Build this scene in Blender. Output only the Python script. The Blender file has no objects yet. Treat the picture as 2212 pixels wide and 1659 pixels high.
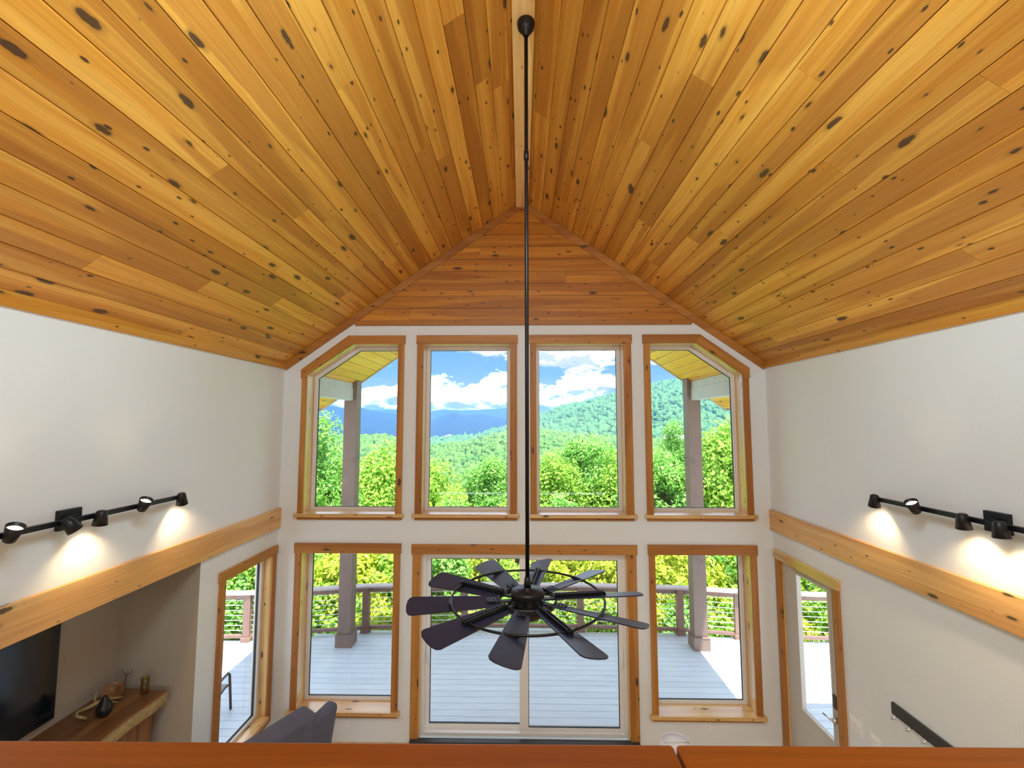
import bpy, bmesh, math, random
import numpy as np
from mathutils import Vector, Matrix
from mathutils.geometry import tessellate_polygon

SC = bpy.context.scene
COL = SC.collection
PI = math.pi
R = random.Random(11)

# ---------------------------------------------------------------- camera, world, sun, lights, exposure
CAMZ = 3.6
cd = bpy.data.cameras.new('camera')
cd.sensor_fit = 'HORIZONTAL'
cd.sensor_width = 36.0
cd.lens = 1000.24 * 36.0 / 2212.0
cd.clip_start = 0.02
cd.clip_end = 20000
cam = bpy.data.objects.new('camera', cd)
COL.objects.link(cam)
cam.location = (0, 0, CAMZ)
cam.rotation_euler = (math.radians(90 + 4.712), 0, math.radians(1.097))
SC.camera = cam
vs = SC.view_settings
vs.view_transform = 'Standard'
vs.look = 'None'
vs.gamma = 1.0
vs.use_curve_mapping = False
vs.exposure = 0.0
SC.cycles.use_denoising = True
SC.cycles.max_bounces = 10
SC.cycles.diffuse_bounces = 6
SC.cycles.transparent_max_bounces = 16
SC.cycles.volume_bounces = 0
SC.cycles.caustics_reflective = False
SC.cycles.caustics_refractive = False
SC.cycles.sample_clamp_indirect = 6.0

SUN_E = 18.0
SKY_E = 1.0
CLOUD = 5.0
UP_W = 275.0
LOW_W = 170.0
TOP_W = 25.0
WASH_W = 32.0


class NT:
    """small helper around a node tree"""
    def __init__(self, tree):
        self.t = tree

    def n(self, typ, **kw):
        nd = self.t.nodes.new(typ)
        for k, v in kw.items():
            if k[0] == 'i' and k[1:].isdigit():
                self.put(nd.inputs[int(k[1:])], v)
            elif k in nd.inputs.keys():
                self.put(nd.inputs[k], v)
            else:
                setattr(nd, k, v)
        return nd

    def put(self, sock, v):
        if isinstance(v, bpy.types.NodeSocket):
            self.t.links.new(v, sock)
        elif isinstance(v, bpy.types.Node):
            self.t.links.new(v.outputs[0], sock)
        else:
            if hasattr(sock, 'default_value'):
                dv = sock.default_value
                if hasattr(dv, '__len__') and not hasattr(v, '__len__'):
                    v = [v] * len(dv)
                elif hasattr(dv, '__len__') and len(dv) == 4 and len(v) == 3:
                    v = (*v, 1)
                sock.default_value = v

    def math(self, op, a, b=0.0, c=0.0, clamp=False):
        m = self.n('ShaderNodeMath', operation=op, use_clamp=clamp)
        self.put(m.inputs[0], a); self.put(m.inputs[1], b); self.put(m.inputs[2], c)
        return m.outputs[0]

    def vmath(self, op, a, b=(0, 0, 0)):
        m = self.n('ShaderNodeVectorMath', operation=op)
        self.put(m.inputs[0], a); self.put(m.inputs[1], b)
        return m.outputs[0]

    def mix(self, f, a, b, blend='MIX'):
        m = self.n('ShaderNodeMix', data_type='RGBA', blend_type=blend)
        self.put(m.inputs[0], f); self.put(m.inputs[6], a); self.put(m.inputs[7], b)
        return m.outputs[2]

    def rng(self, v, a, b, c=0.0, d=1.0, smooth=True):
        m = self.n('ShaderNodeMapRange')
        m.interpolation_type = 'SMOOTHSTEP' if smooth else 'LINEAR'
        m.clamp = True
        for i, x in enumerate((v, a, b, c, d)):
            self.put(m.inputs[i], x)
        return m.outputs[0]

    def noise(self, vec, scale, detail=4.0, rough=0.55, dist=0.0, dims='3D'):
        m = self.n('ShaderNodeTexNoise', noise_dimensions=dims)
        self.put(m.inputs['Vector'], vec)
        m.inputs['Scale'].default_value = scale
        m.inputs['Detail'].default_value = detail
        m.inputs['Roughness'].default_value = rough
        m.inputs['Distortion'].default_value = dist
        return m.outputs[0]


# world: blue sky with cumulus over the whole dome
w = bpy.data.worlds.new('sky')
SC.world = w
w.use_nodes = True
w.node_tree.nodes.clear()
t = NT(w.node_tree)
tc = t.n('ShaderNodeTexCoord').outputs['Generated']
sep = t.n('ShaderNodeSeparateXYZ', i0=tc)
zc = t.math('MAXIMUM', sep.outputs[2], 0.0)


def cloud_density(lift):
    p = t.vmath('ADD', t.vmath('MULTIPLY', tc, (1.0, 1.0, 2.3)), (3.17, 1.4, lift))
    a = t.noise(p, 8.5, 8.0, 0.56, 0.15)
    b = t.noise(p, 2.6, 2.0, 0.5)
    return t.math('ADD', a, t.math('MULTIPLY', t.math('SUBTRACT', b, 0.5), 0.45))


dens = cloud_density(0.0)
above = cloud_density(0.035)
dens = t.math('ADD', dens, t.rng(zc, 0.13, 0.02, 0.0, 0.05))
cl = t.rng(dens, 0.465, 0.54)
top = t.rng(t.math('SUBTRACT', dens, above), -0.05, 0.07)
blue = t.mix(t.rng(zc, 0.02, 0.20, smooth=False), (0.42, 0.72, 0.98), (0.105, 0.42, 0.88))
blue = t.mix(t.rng(zc, 0.2, 0.9, smooth=False), blue, (0.05, 0.24, 0.75))
blue = t.mix(t.rng(zc, 0.02, 0.10, smooth=False), (0.80, 0.92, 1.0), blue)
white = t.mix(top, (0.90, 1.0, 1.12), (CLOUD * 0.95, CLOUD, CLOUD * 1.06))
skyc = t.mix(cl, blue, white)
bg = t.n('ShaderNodeBackground', i0=skyc, i1=SKY_E)
ow = t.n('ShaderNodeOutputWorld')
w.node_tree.links.new(bg.outputs[0], ow.inputs[0])

sd = bpy.data.lights.new('sun', 'SUN')
sd.energy = SUN_E
sd.angle = math.radians(0.6)
sd.color = (1.0, 0.95, 0.86)
sun = bpy.data.objects.new('sun', sd)
COL.objects.link(sun)
sun.rotation_euler = Vector((-0.185, 0.2, -1.0)).to_track_quat('-Z', 'Y').to_euler()


def area(name, loc, look, sx, sy, power, col):
    d = bpy.data.lights.new(name, 'AREA')
    d.shape = 'RECTANGLE'
    d.size = sx; d.size_y = sy
    d.energy = power
    d.color = col
    o = bpy.data.objects.new(name, d)
    COL.objects.link(o)
    o.location = loc
    o.rotation_euler = (Vector(look) - Vector(loc)).to_track_quat('-Z', 'Y').to_euler()
    return o


area('added_loft_fill', (0.0, -2.6, 2.3), (0, -1.6, 6), 4.8, 3.0, UP_W, (0.80, 0.92, 1.0))  # fill lamp added behind the camera, aimed up to brighten the ceiling
area('added_ridge_fill', (0.02, -1.2, 5.8), (0.02, -0.9, 0), 1.2, 2.0, TOP_W, (0.80, 0.93, 1.0))  # unseen fill added under the ridge; the roof has no opening here
for _s, _n in ((-1, 'left'), (1, 'right')):
    _o = area('added_wall_fill_' + _n, (0.02 + _s * .45, 1.3, 5.5), (_s * 2.9, 4.0, 3.0), 1.4, .7, WASH_W, (0.62, 0.87, 1.0))  # pair of added fills washing the side walls, no opening behind them
    _o.data.spread = math.radians(125)
area('added_lower_fill', (0.0, -1.4, 1.9), (0, -.6, 0), 5.0, 2.4, LOW_W, (0.80, 0.93, 1.0))  # fill added under the loft to brighten the lower walls

# ---------------------------------------------------------------- materials
MATS = {}


def mat(name):
    m = bpy.data.materials.new(name)
    m.use_nodes = True
    m.node_tree.nodes.clear()
    MATS[name] = m
    return m, NT(m.node_tree)


def finish(m, t, bsdf):
    o = t.n('ShaderNodeOutputMaterial')
    t.t.links.new(bsdf.outputs[0] if isinstance(bsdf, bpy.types.Node) else bsdf, o.inputs[0])
    return m


def plain(name, col, rough=0.5, metal=0.0, spec=0.5, bump=0.0, bscale=200.0, var=0.0, vscale=6.0, coat=0.0):
    m, t = mat(name)
    b = t.n('ShaderNodeBsdfPrincipled')
    c = col
    tcx = t.n('ShaderNodeTexCoord').outputs['Object']
    if var:
        nz = t.noise(tcx, vscale, 4.0)
        f = t.rng(nz, 0.3, 0.7, 1 - var, 1 + var, smooth=False)
        c = t.mix(1.0, (*col, 1), t.n('ShaderNodeCombineXYZ', i0=f, i1=f, i2=f).outputs[0], 'MULTIPLY')
    t.put(b.inputs['Base Color'], c)
    b.inputs['Roughness'].default_value = rough
    b.inputs['Metallic'].default_value = metal
    b.inputs['Specular IOR Level'].default_value = spec
    b.inputs['Coat Weight'].default_value = coat
    if bump:
        nz = t.noise(tcx, bscale, 2.0)
        bm = t.n('ShaderNodeBump', Strength=bump, Distance=0.002)
        t.put(bm.inputs['Height'], nz)
        t.t.links.new(bm.outputs[0], b.inputs['Normal'])
    return finish(m, t, b)


def pine(name, light, mid, heart, knot=1.0, rough=0.38, vary=0.2, coat=0.15):
    """knotty pine, grain along the x of the 'grain' attribute"""
    m, t = mat(name)
    g = t.n('ShaderNodeAttribute', attribute_name='grain').outputs['Vector']
    rnd = t.n('ShaderNodeObjectInfo').outputs['Random']
    off = t.n('ShaderNodeCombineXYZ', i0=t.math('MULTIPLY', rnd, 83.0), i1=t.math('MULTIPLY', rnd, 171.0), i2=t.math('MULTIPLY', rnd, 57.0)).outputs[0]
    p = t.vmath('ADD', g, off)
    sp = t.n('ShaderNodeSeparateXYZ', i0=p)
    x = sp.outputs[0]
    y = t.math('ADD', sp.outputs[1], sp.outputs[2])
    warp = t.noise(t.vmath('MULTIPLY', p, (1.6, 5.0, 5.0)), 1.0, 2.0)
    yw = t.math('ADD', y, t.math('MULTIPLY', t.math('SUBTRACT', warp, 0.5), 0.05))
    v2 = t.n('ShaderNodeCombineXYZ', i0=x, i1=yw, i2=0.0).outputs[0]
    fine = t.noise(t.vmath('MULTIPLY', v2, (1.7, 75.0, 1.0)), 1.0, 5.0, 0.6, dims='2D')
    band = t.noise(t.vmath('MULTIPLY', v2, (0.42, 13.0, 1.0)), 1.0, 3.0, 0.5, 0.3, dims='2D')
    hrt = t.noise(t.vmath('MULTIPLY', v2, (0.28, 5.5, 1.0)), 1.0, 1.5, 0.5, 0.2, dims='2D')
    c = t.mix(t.rng(band, 0.32, 0.68), light, mid)
    c = t.mix(t.math('MULTIPLY', t.rng(hrt, 0.5, 0.57), 0.62), c, heart)
    f = t.rng(fine, 0.3, 0.7, 0.86, 1.1, smooth=False)
    c = t.mix(1.0, c, t.n('ShaderNodeCombineXYZ', i0=f, i1=f, i2=f).outputs[0], 'MULTIPLY')
    # board to board difference
    r2 = t.math('FRACT', t.math('MULTIPLY', rnd, 17.31))
    k = t.rng(r2, 0.0, 1.0, 1 - vary, 1 + vary * 0.7, smooth=False)
    kg = t.math('POWER', k, 1.3)
    kb = t.math('POWER', k, 1.8)
    c = t.mix(1.0, c, t.n('ShaderNodeCombineXYZ', i0=k, i1=kg, i2=kb).outputs[0], 'MULTIPLY')
    if knot > 0:
        kw = t.noise(t.vmath('MULTIPLY', v2, (26.0, 26.0, 1.0)), 1.0, 1.0, dims='2D')
        kd = t.math('MULTIPLY', t.math('SUBTRACT', kw, 0.5), 0.06)
        for (sx, sy, amp, cut, halo) in ((2.1, 6.2, 0.24, 0.125, 0.09), (5.0, 13.0, 0.32, 0.215, 0.07)):
            vo = t.n('ShaderNodeTexVoronoi', voronoi_dimensions='2D', feature='F1')
            t.put(vo.inputs['Vector'], t.vmath('MULTIPLY', v2, (sx, sy, 1.0)))
            vo.inputs['Scale'].default_value = 1.0
            cr = t.n('ShaderNodeSeparateColor', i0=vo.outputs['Color']).outputs[0]
            rad = t.math('SUBTRACT', t.math('MULTIPLY', cr, amp * (0.6 + 0.4 * knot)), cut)
            d = t.math('SUBTRACT', t.math('ADD', vo.outputs['Distance'], kd), rad)
            on = t.math('GREATER_THAN', rad, 0.012)
            ha = t.math('MULTIPLY', t.math('MULTIPLY', t.rng(d, halo, 0.0), on), 0.5)
            c = t.mix(ha, c, tuple(q * 0.42 for q in mid))
            kn = t.math('MULTIPLY', t.math('MULTIPLY', t.rng(d, 0.02, -0.012), on), 0.9)
            c = t.mix(kn, c, (0.055, 0.026, 0.012))
    b = t.n('ShaderNodeBsdfPrincipled')
    t.put(b.inputs['Base Color'], c)
    b.inputs['Roughness'].default_value = rough
    b.inputs['Coat Weight'].default_value = coat
    b.inputs['Coat Roughness'].default_value = 0.25
    bm = t.n('ShaderNodeBump', Strength=0.12, Distance=0.0015)
    t.put(bm.inputs['Height'], fine)
    t.t.links.new(bm.outputs[0], b.inputs['Normal'])
    return finish(m, t, b)


pine('ceiling_pine', (0.76, 0.385, 0.062), (0.66, 0.28, 0.030), (0.46, 0.165, 0.018), knot=1.0, vary=0.23, rough=0.48, coat=0.04)
pine('gable_pine', (0.62, 0.255, 0.024), (0.50, 0.175, 0.010), (0.34, 0.105, 0.007), knot=0.9, vary=0.16, rough=0.5, coat=0.0)
pine('trim_pine', (0.50, 0.215, 0.042), (0.43, 0.165, 0.026), (0.34, 0.115, 0.016), knot=0.8, vary=0.12, rough=0.5, coat=0.0)
pine('jamb_pine', (0.78, 0.52, 0.21), (0.70, 0.42, 0.14), (0.60, 0.30, 0.09), knot=0.8, vary=0.08, rough=0.25, coat=1.0)
pine('beam_pine', (0.80, 0.50, 0.20), (0.72, 0.40, 0.13), (0.62, 0.30, 0.085), knot=0.75, vary=0.05)
pine('cap_wood', (0.40, 0.155, 0.016), (0.34, 0.12, 0.010), (0.27, 0.085, 0.007), knot=0.0, vary=0.05, rough=0.45, coat=0.0)
pine('soffit_pine', (0.97, 0.55, 0.11), (0.94, 0.47, 0.075), (0.88, 0.38, 0.05), knot=0.8, vary=0.08)
pine('mantel_wood', (0.30, 0.13, 0.045), (0.22, 0.085, 0.025), (0.14, 0.05, 0.015), knot=0.3, vary=0.05)
pine('floor_oak', (0.66, 0.48, 0.28), (0.60, 0.42, 0.23), (0.5, 0.33, 0.17), knot=0.2, vary=0.15)
pine('ridge_pine', (0.93, 0.64, 0.28), (0.88, 0.55, 0.20), (0.78, 0.44, 0.14), knot=0.5, vary=0.03, coat=0.0)
plain('wall_paint', (0.79, 0.815, 0.82), 0.65, spec=0.3, bump=0.35, bscale=140)
plain('alcove_paint', (0.42, 0.36, 0.29), 0.7, spec=0.3, bump=0.35, bscale=140)
plain('vinyl', (0.82, 0.80, 0.78), 0.35)
plain('door_paint', (0.55, 0.51, 0.45), 0.45)
plain('gasket', (0.02, 0.025, 0.03), 0.5)
plain('black_metal', (0.006, 0.006, 0.008), 0.40, metal=0.0, spec=0.4)
plain('blade_sky_tint', (0.016, 0.024, 0.060), 0.36, spec=0.7)  # black blades; blue of the reflected sky is put into the base colour
plain('silver', (0.72, 0.72, 0.74), 0.25, metal=1.0)
plain('steel', (0.85, 0.85, 0.86), 0.3, metal=0.6)
plain('plate_white', (0.85, 0.85, 0.84), 0.35)
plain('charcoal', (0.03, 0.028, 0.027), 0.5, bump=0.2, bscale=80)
plain('sofa_fabric', (0.105, 0.105, 0.15), 0.75, spec=0.4, bump=0.25, bscale=260, var=0.15, vscale=5)
plain('tv_frame', (0.008, 0.008, 0.009), 0.35)
plain('tv_screen', (0.004, 0.008, 0.013), 0.12, spec=0.6)
plain('post_paint', (0.20, 0.135, 0.11), 0.6, bump=0.2, bscale=60, var=0.1)
plain('grey_siding', (0.52, 0.53, 0.55), 0.6, bump=0.4, bscale=50, var=0.05)
plain('rail_brown', (0.22, 0.125, 0.10), 0.5, var=0.08)
plain('rail_top', (0.50, 0.42, 0.42), 0.45, var=0.06)
plain('roofing', (0.09, 0.085, 0.08), 0.9)
plain('shade_white', (0.86, 0.85, 0.88), 0.6)
plain('antler', (0.36, 0.25, 0.10), 0.6, var=0.3, vscale=30)
plain('bronze_metal', (0.05, 0.05, 0.04), 0.45, metal=0.3)
plain('sling', (0.28, 0.26, 0.22), 0.8)
plain('bark', (0.16, 0.11, 0.075), 0.9, bump=0.6, bscale=30, var=0.3, vscale=12)
plain('earth', (0.16, 0.17, 0.06), 0.95, var=0.4, vscale=0.8)
plain('roof_white', (0.85, 0.84, 0.82), 0.6)
plain('road_pale', (0.62, 0.60, 0.56), 0.9)


def deck_mat():
    m, t = mat('deck_composite')
    g = t.n('ShaderNodeAttribute', attribute_name='grain').outputs['Vector']
    rnd = t.n('ShaderNodeObjectInfo').outputs['Random']
    p = t.vmath('ADD', g, t.n('ShaderNodeCombineXYZ', i0=t.math('MULTIPLY', rnd, 61.0), i1=t.math('MULTIPLY', rnd, 23.0), i2=0.0).outputs[0])
    s = t.noise(t.vmath('MULTIPLY', p, (2.2, 60.0, 1.0)), 1.0, 4.0, 0.6)
    f = t.math('MULTIPLY', t.rng(s, 0.25, 0.75, 0.82, 1.08, smooth=False), t.rng(rnd, 0, 1, 0.95, 1.04, smooth=False))
    c = t.mix(1.0, (0.58, 0.65, 0.74, 1), t.n('ShaderNodeCombineXYZ', i0=f, i1=f, i2=f).outputs[0], 'MULTIPLY')  # grey boards with the sky's blue cast put into the base colour
    b = t.n('ShaderNodeBsdfPrincipled')
    t.put(b.inputs['Base Color'], c)
    b.inputs['Roughness'].default_value = 0.42
    b.inputs['Specular IOR Level'].default_value = 0.7
    finish(m, t, b)


deck_mat()


def glass_mat():
    for nm, col, ro in (('window_glass', (0.985, 0.99, 0.99, 1), 0.0), ('vase_glass', (0.86, 0.80, 0.62, 1), 0.05)):
        m, t = mat(nm)
        ge = t.n('ShaderNodeNewGeometry')
        dt = t.n('ShaderNodeVectorMath', operation='DOT_PRODUCT', i0=ge.outputs['Normal'], i1=ge.outputs['Incoming'])
        c = t.math('SUBTRACT', 1.0, t.math('ABSOLUTE', dt.outputs['Value']), clamp=True)
        fr = t.math('ADD', 0.03, t.math('MULTIPLY', t.math('POWER', c, 5.0), 0.6))
        tr = t.n('ShaderNodeBsdfTransparent', i0=col)
        gl = t.n('ShaderNodeBsdfGlossy', Roughness=ro)
        mx = t.n('ShaderNodeMixShader', i0=fr, i1=tr.outputs[0], i2=gl.outputs[0])
        finish(m, t, mx)


glass_mat()


def emit_mat(name, col, st):
    m, t = mat(name)
    finish(m, t, t.n('ShaderNodeEmission', i0=(*col, 1), i1=st))


emit_mat('bulb_glow', (1.0, 0.78, 0.48), 14.0)


def leaf_mat(name, a, b2, c2, trans=0.4):
    m, t = mat(name)
    r = t.n('ShaderNodeNewGeometry').outputs['Random Per Island']
    c = t.mix(t.rng(r, 0.0, 0.6, smooth=False), a, b2)
    c = t.mix(t.rng(r, 0.8, 1.0, smooth=False), c, c2)
    d = t.n('ShaderNodeBsdfPrincipled')
    t.put(d.inputs['Base Color'], c)
    d.inputs['Roughness'].default_value = 0.5
    d.inputs['Specular IOR Level'].default_value = 0.3
    tl = t.n('ShaderNodeBsdfTranslucent')
    t.put(tl.inputs[0], c)
    mx = t.n('ShaderNodeMixShader', i0=trans, i1=d.outputs[0], i2=tl.outputs[0])
    finish(m, t, mx)


leaf_mat('leaf_green', (0.20, 0.42, 0.05), (0.36, 0.60, 0.09), (0.50, 0.68, 0.14))
leaf_mat('leaf_cool', (0.14, 0.38, 0.07), (0.26, 0.55, 0.12), (0.40, 0.64, 0.18))
leaf_mat('leaf_yellow', (0.34, 0.50, 0.04), (0.55, 0.66, 0.07), (0.70, 0.62, 0.16))


def forest_mat(name, a, b2, sc):
    m, t = mat(name)
    pos = t.n('ShaderNodeNewGeometry').outputs['Position']
    n = t.noise(pos, sc, 5.0, 0.65)
    c = t.mix(t.rng(n, 0.35, 0.65), a, b2)
    d = t.n('ShaderNodeBsdfPrincipled')
    t.put(d.inputs['Base Color'], c)
    d.inputs['Roughness'].default_value = 0.9
    d.inputs['Specular IOR Level'].default_value = 0.05
    finish(m, t, d)


forest_mat('forest_near', (0.06, 0.155, 0.05), (0.12, 0.225, 0.065), 0.11)
forest_mat('forest_far', (0.06, 0.16, 0.07), (0.10, 0.22, 0.085), 0.03)
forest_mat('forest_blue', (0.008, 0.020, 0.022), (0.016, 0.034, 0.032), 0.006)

# ---------------------------------------------------------------- mesh helpers


class MB:
    def __init__(self):
        self.v = []
        self.f = []
        self.smooth = []

    def add(self, vs_, fs, smooth=False):
        o = len(self.v)
        self.v += [tuple(q) for q in vs_]
        self.f += [tuple(i + o for i in q) for q in fs]
        self.smooth += [smooth] * len(fs)
        return self

    def box(self, lo, hi):
        x0, y0, z0 = lo; x1, y1, z1 = hi
        return self.add([(x0, y0, z0), (x1, y0, z0), (x1, y1, z0), (x0, y1, z0), (x0, y0, z1), (x1, y0, z1), (x1, y1, z1), (x0, y1, z1)],
                        [(3, 2, 1, 0), (4, 5, 6, 7), (0, 1, 5, 4), (1, 2, 6, 5), (2, 3, 7, 6), (3, 0, 4, 7)])

    def prism(self, poly, axis, a, b):
        """poly: 2D outline in the two other axes; extruded from a to b along axis"""
        def P(q, c):
            return {'x': (c, q[0], q[1]), 'y': (q[0], c, q[1]), 'z': (q[0], q[1], c)}[axis]
        n = len(poly)
        vs_ = [P(q, a) for q in poly] + [P(q, b) for q in poly]
        tri = tessellate_polygon([[Vector((q[0], q[1], 0)) for q in poly]])
        fs = [tuple(x) for x in tri] + [tuple(i + n for i in reversed(x)) for x in tri] if n > 4 else [tuple(range(n)), tuple(range(2 * n - 1, n - 1, -1))]
        fs += [(i, (i + 1) % n, n + (i + 1) % n, n + i) for i in range(n)]
        return self.add(vs_, fs)

    def slab(self, outer, holes, axis, a, b):
        def P(q, c):
            return {'x': (c, q[0], q[1]), 'y': (q[0], c, q[1]), 'z': (q[0], q[1], c)}[axis]
        loops = [outer] + holes
        pts = [q for l in loops for q in l]
        n = len(pts)
        tri = tessellate_polygon([[Vector((q[0], q[1], 0)) for q in l] for l in loops])
        vs_ = [P(q, a) for q in pts] + [P(q, b) for q in pts]
        fs = [tuple(x) for x in tri] + [tuple(i + n for i in reversed(x)) for x in tri]
        o = 0
        for l in loops:
            k = len(l)
            fs += [(o + i, o + (i + 1) % k, n + o + (i + 1) % k, n + o + i) for i in range(k)]
            o += k
        return self.add(vs_, fs)

    def cyl(self, p0, p1, r0, r1=None, n=16, caps=True):
        r1 = r0 if r1 is None else r1
        p0 = Vector(p0); p1 = Vector(p1)
        d = (p1 - p0).normalized()
        a = d.orthogonal().normalized()
        b = d.cross(a)
        vs_ = []
        for p, r in ((p0, r0), (p1, r1)):
            for i in range(n):
                an = 2 * PI * i / n
                vs_.append(p + a * (r * math.cos(an)) + b * (r * math.sin(an)))
        self.add(vs_, [(i, (i + 1) % n, n + (i + 1) % n, n + i) for i in range(n)], True)
        if caps:
            o = len(self.v) - 2 * n
            self.f += [tuple(o + i for i in reversed(range(n))), tuple(o + n + i for i in range(n))]
            self.smooth += [False, False]
        return self

    def lathe(self, prof, c=(0, 0, 0), n=32):
        """prof: (r, z) pairs; revolved about z"""
        vs_ = []
        for r, z in prof:
            for i in range(n):
                an = 2 * PI * i / n
                vs_.append((c[0] + r * math.cos(an), c[1] + r * math.sin(an), c[2] + z))
        m = len(prof)
        fs = []
        for j in range(m - 1):
            for i in range(n):
                fs.append((j * n + i, j * n + (i + 1) % n, (j + 1) * n + (i + 1) % n, (j + 1) * n + i))
        return self.add(vs_, fs, True)

    def tube(self, pts, r, n=8, closed=False):
        pts = [Vector(p) for p in pts]
        m = len(pts)
        rs = r if hasattr(r, '__len__') else [r] * m
        vs_ = []
        a = None
        for k, p in enumerate(pts):
            if closed:
                d = (pts[(k + 1) % m] - pts[k - 1]).normalized()
            else:
                d = (pts[min(k + 1, m - 1)] - pts[max(k - 1, 0)]).normalized()
            if a is None:
                a = d.orthogonal().normalized()
            a = (a - d * a.dot(d)).normalized()
            b = d.cross(a)
            for i in range(n):
                an = 2 * PI * i / n
                vs_.append(p + a * (rs[k] * math.cos(an)) + b * (rs[k] * math.sin(an)))
        fs = []
        for k in range(m if closed else m - 1):
            k2 = (k + 1) % m
            for i in range(n):
                fs.append((k * n + i, k * n + (i + 1) % n, k2 * n + (i + 1) % n, k2 * n + i))
        self.add(vs_, fs, True)
        if not closed:
            o = len(self.v) - m * n
            self.f += [tuple(o + i for i in reversed(range(n))), tuple(o + (m - 1) * n + i for i in range(n))]
            self.smooth += [False, False]
        return self

    def build(self, name, material, parent=None, grain='x', bevel=0.0, seg=2, origin=None, fix=True):
        me = bpy.data.meshes.new(name)
        org = Vector(origin) if origin is not None else Vector((0, 0, 0))
        me.from_pydata([tuple(Vector(q) - org) for q in self.v], [], self.f)
        for p, s in zip(me.polygons, self.smooth):
            p.use_smooth = s
        if fix:
            bm = bmesh.new(); bm.from_mesh(me)
            bmesh.ops.recalc_face_normals(bm, faces=bm.faces)
            bm.to_mesh(me); bm.free()
        if grain:
            A = np.array(self.v, dtype=np.float32)
            if isinstance(grain, str):
                order = {'x': (0, 1, 2), 'y': (1, 0, 2), 'z': (2, 0, 1)}[grain]
                G = A[:, order]
            else:
                G = A @ np.array(grain, dtype=np.float32).T
            at = me.attributes.new('grain', 'FLOAT_VECTOR', 'POINT')
            at.data.foreach_set('vector', np.ascontiguousarray(G).ravel())
        me.materials.append(MATS[material])
        o = bpy.data.objects.new(name, me)
        COL.objects.link(o)
        o.location = org
        if parent is not None:
            o.parent = parent
        if bevel:
            md = o.modifiers.new('bevel', 'BEVEL')
            md.width = bevel; md.segments = seg; md.limit_method = 'ANGLE'
        return o


def tag(o, label, cat=None, group=None, kind=None):
    o['label'] = label
    if cat:
        o['category'] = cat
    if group:
        o['group'] = group
    if kind:
        o['kind'] = kind
    return o


def thing(name, label, cat, loc=(0, 0, 0), group=None, kind=None):
    o = bpy.data.objects.new(name, None)
    o.empty_display_size = 0.1
    COL.objects.link(o)
    o.location = loc
    return tag(o, label, cat, group, kind)


def struct(name, label):
    o = bpy.data.objects.new(name, None)
    COL.objects.link(o)
    return tag(o, label, kind='structure')


def inset(poly, d):
    """move every edge of a counter-clockwise outline inward by d"""
    n = len(poly)
    out = []
    for i in range(n):
        p0, p1, p2 = Vector(poly[i - 1]), Vector(poly[i]), Vector(poly[(i + 1) % n])
        d1 = (p1 - p0).normalized(); d2 = (p2 - p1).normalized()
        n1 = Vector((-d1.y, d1.x)); n2 = Vector((-d2.y, d2.x))
        bis = (n1 + n2)
        out.append(tuple(p1 + bis * (d / (1 + n1.dot(n2)))))
    return out


# ---------------------------------------------------------------- room numbers
XL, XR, YF = -2.891, 2.933, 5.585
YO = 5.86                  # outside of the far wall
YB = -4.5
RX, RZ, RS = 0.02, 6.36, 0.70       # ridge position, height, roof slope


def roofz(x, dz=0.0):
    return RZ + dz - RS * abs(x - RX)


COSR = 1 / math.sqrt(1 + RS * RS)

# ---------------------------------------------------------------- shell
HDR_L = 2.055      # top of the lower openings
w1 = [(-2.605, 2.51), (-1.491, 2.51), (-1.491, 4.55), (-2.052, 4.55), (-2.605, 4.176)]
w4 = [(1.556, 2.51), (2.655, 2.51), (2.655, 4.176), (2.116, 4.55), (1.556, 4.55)]
w2 = [(-1.187, 2.51), (-0.125, 2.51), (-0.125, 4.55), (-1.187, 4.55)]
w3 = [(0.181, 2.51), (1.241, 2.51), (1.241, 4.55), (0.181, 4.55)]
l1 = [(-2.602, 0.285), (-1.496, 0.285), (-1.496, HDR_L + .005), (-2.602, HDR_L + .005)]
l4 = [(1.556, 0.285), (2.663, 0.285), (2.663, HDR_L + .005), (1.556, HDR_L + .005)]
sl = [(-1.19, 0.0), (1.245, 0.0), (1.245, HDR_L), (-1.19, HDR_L)]
e = 1e-4
outer = [(XL - .19, -0.12), (-1.19, -0.12), (-1.19, HDR_L), (1.245, HDR_L), (1.245, -0.12), (XR + .17, -0.12), (XR + .17, roofz(XR + .17)), (RX, RZ), (XL - .19, roofz(XL - .19))]
wf = MB().slab(outer, [inset(h_, -.02) for h_ in (w1, w2, w3, w4, l1, l4)], 'y', YF, YO).build('wall_far', 'wall_paint', grain=None)
tag(wf, 'white plastered gable wall full of windows facing the view, pine boarded peak', kind='structure')

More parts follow.
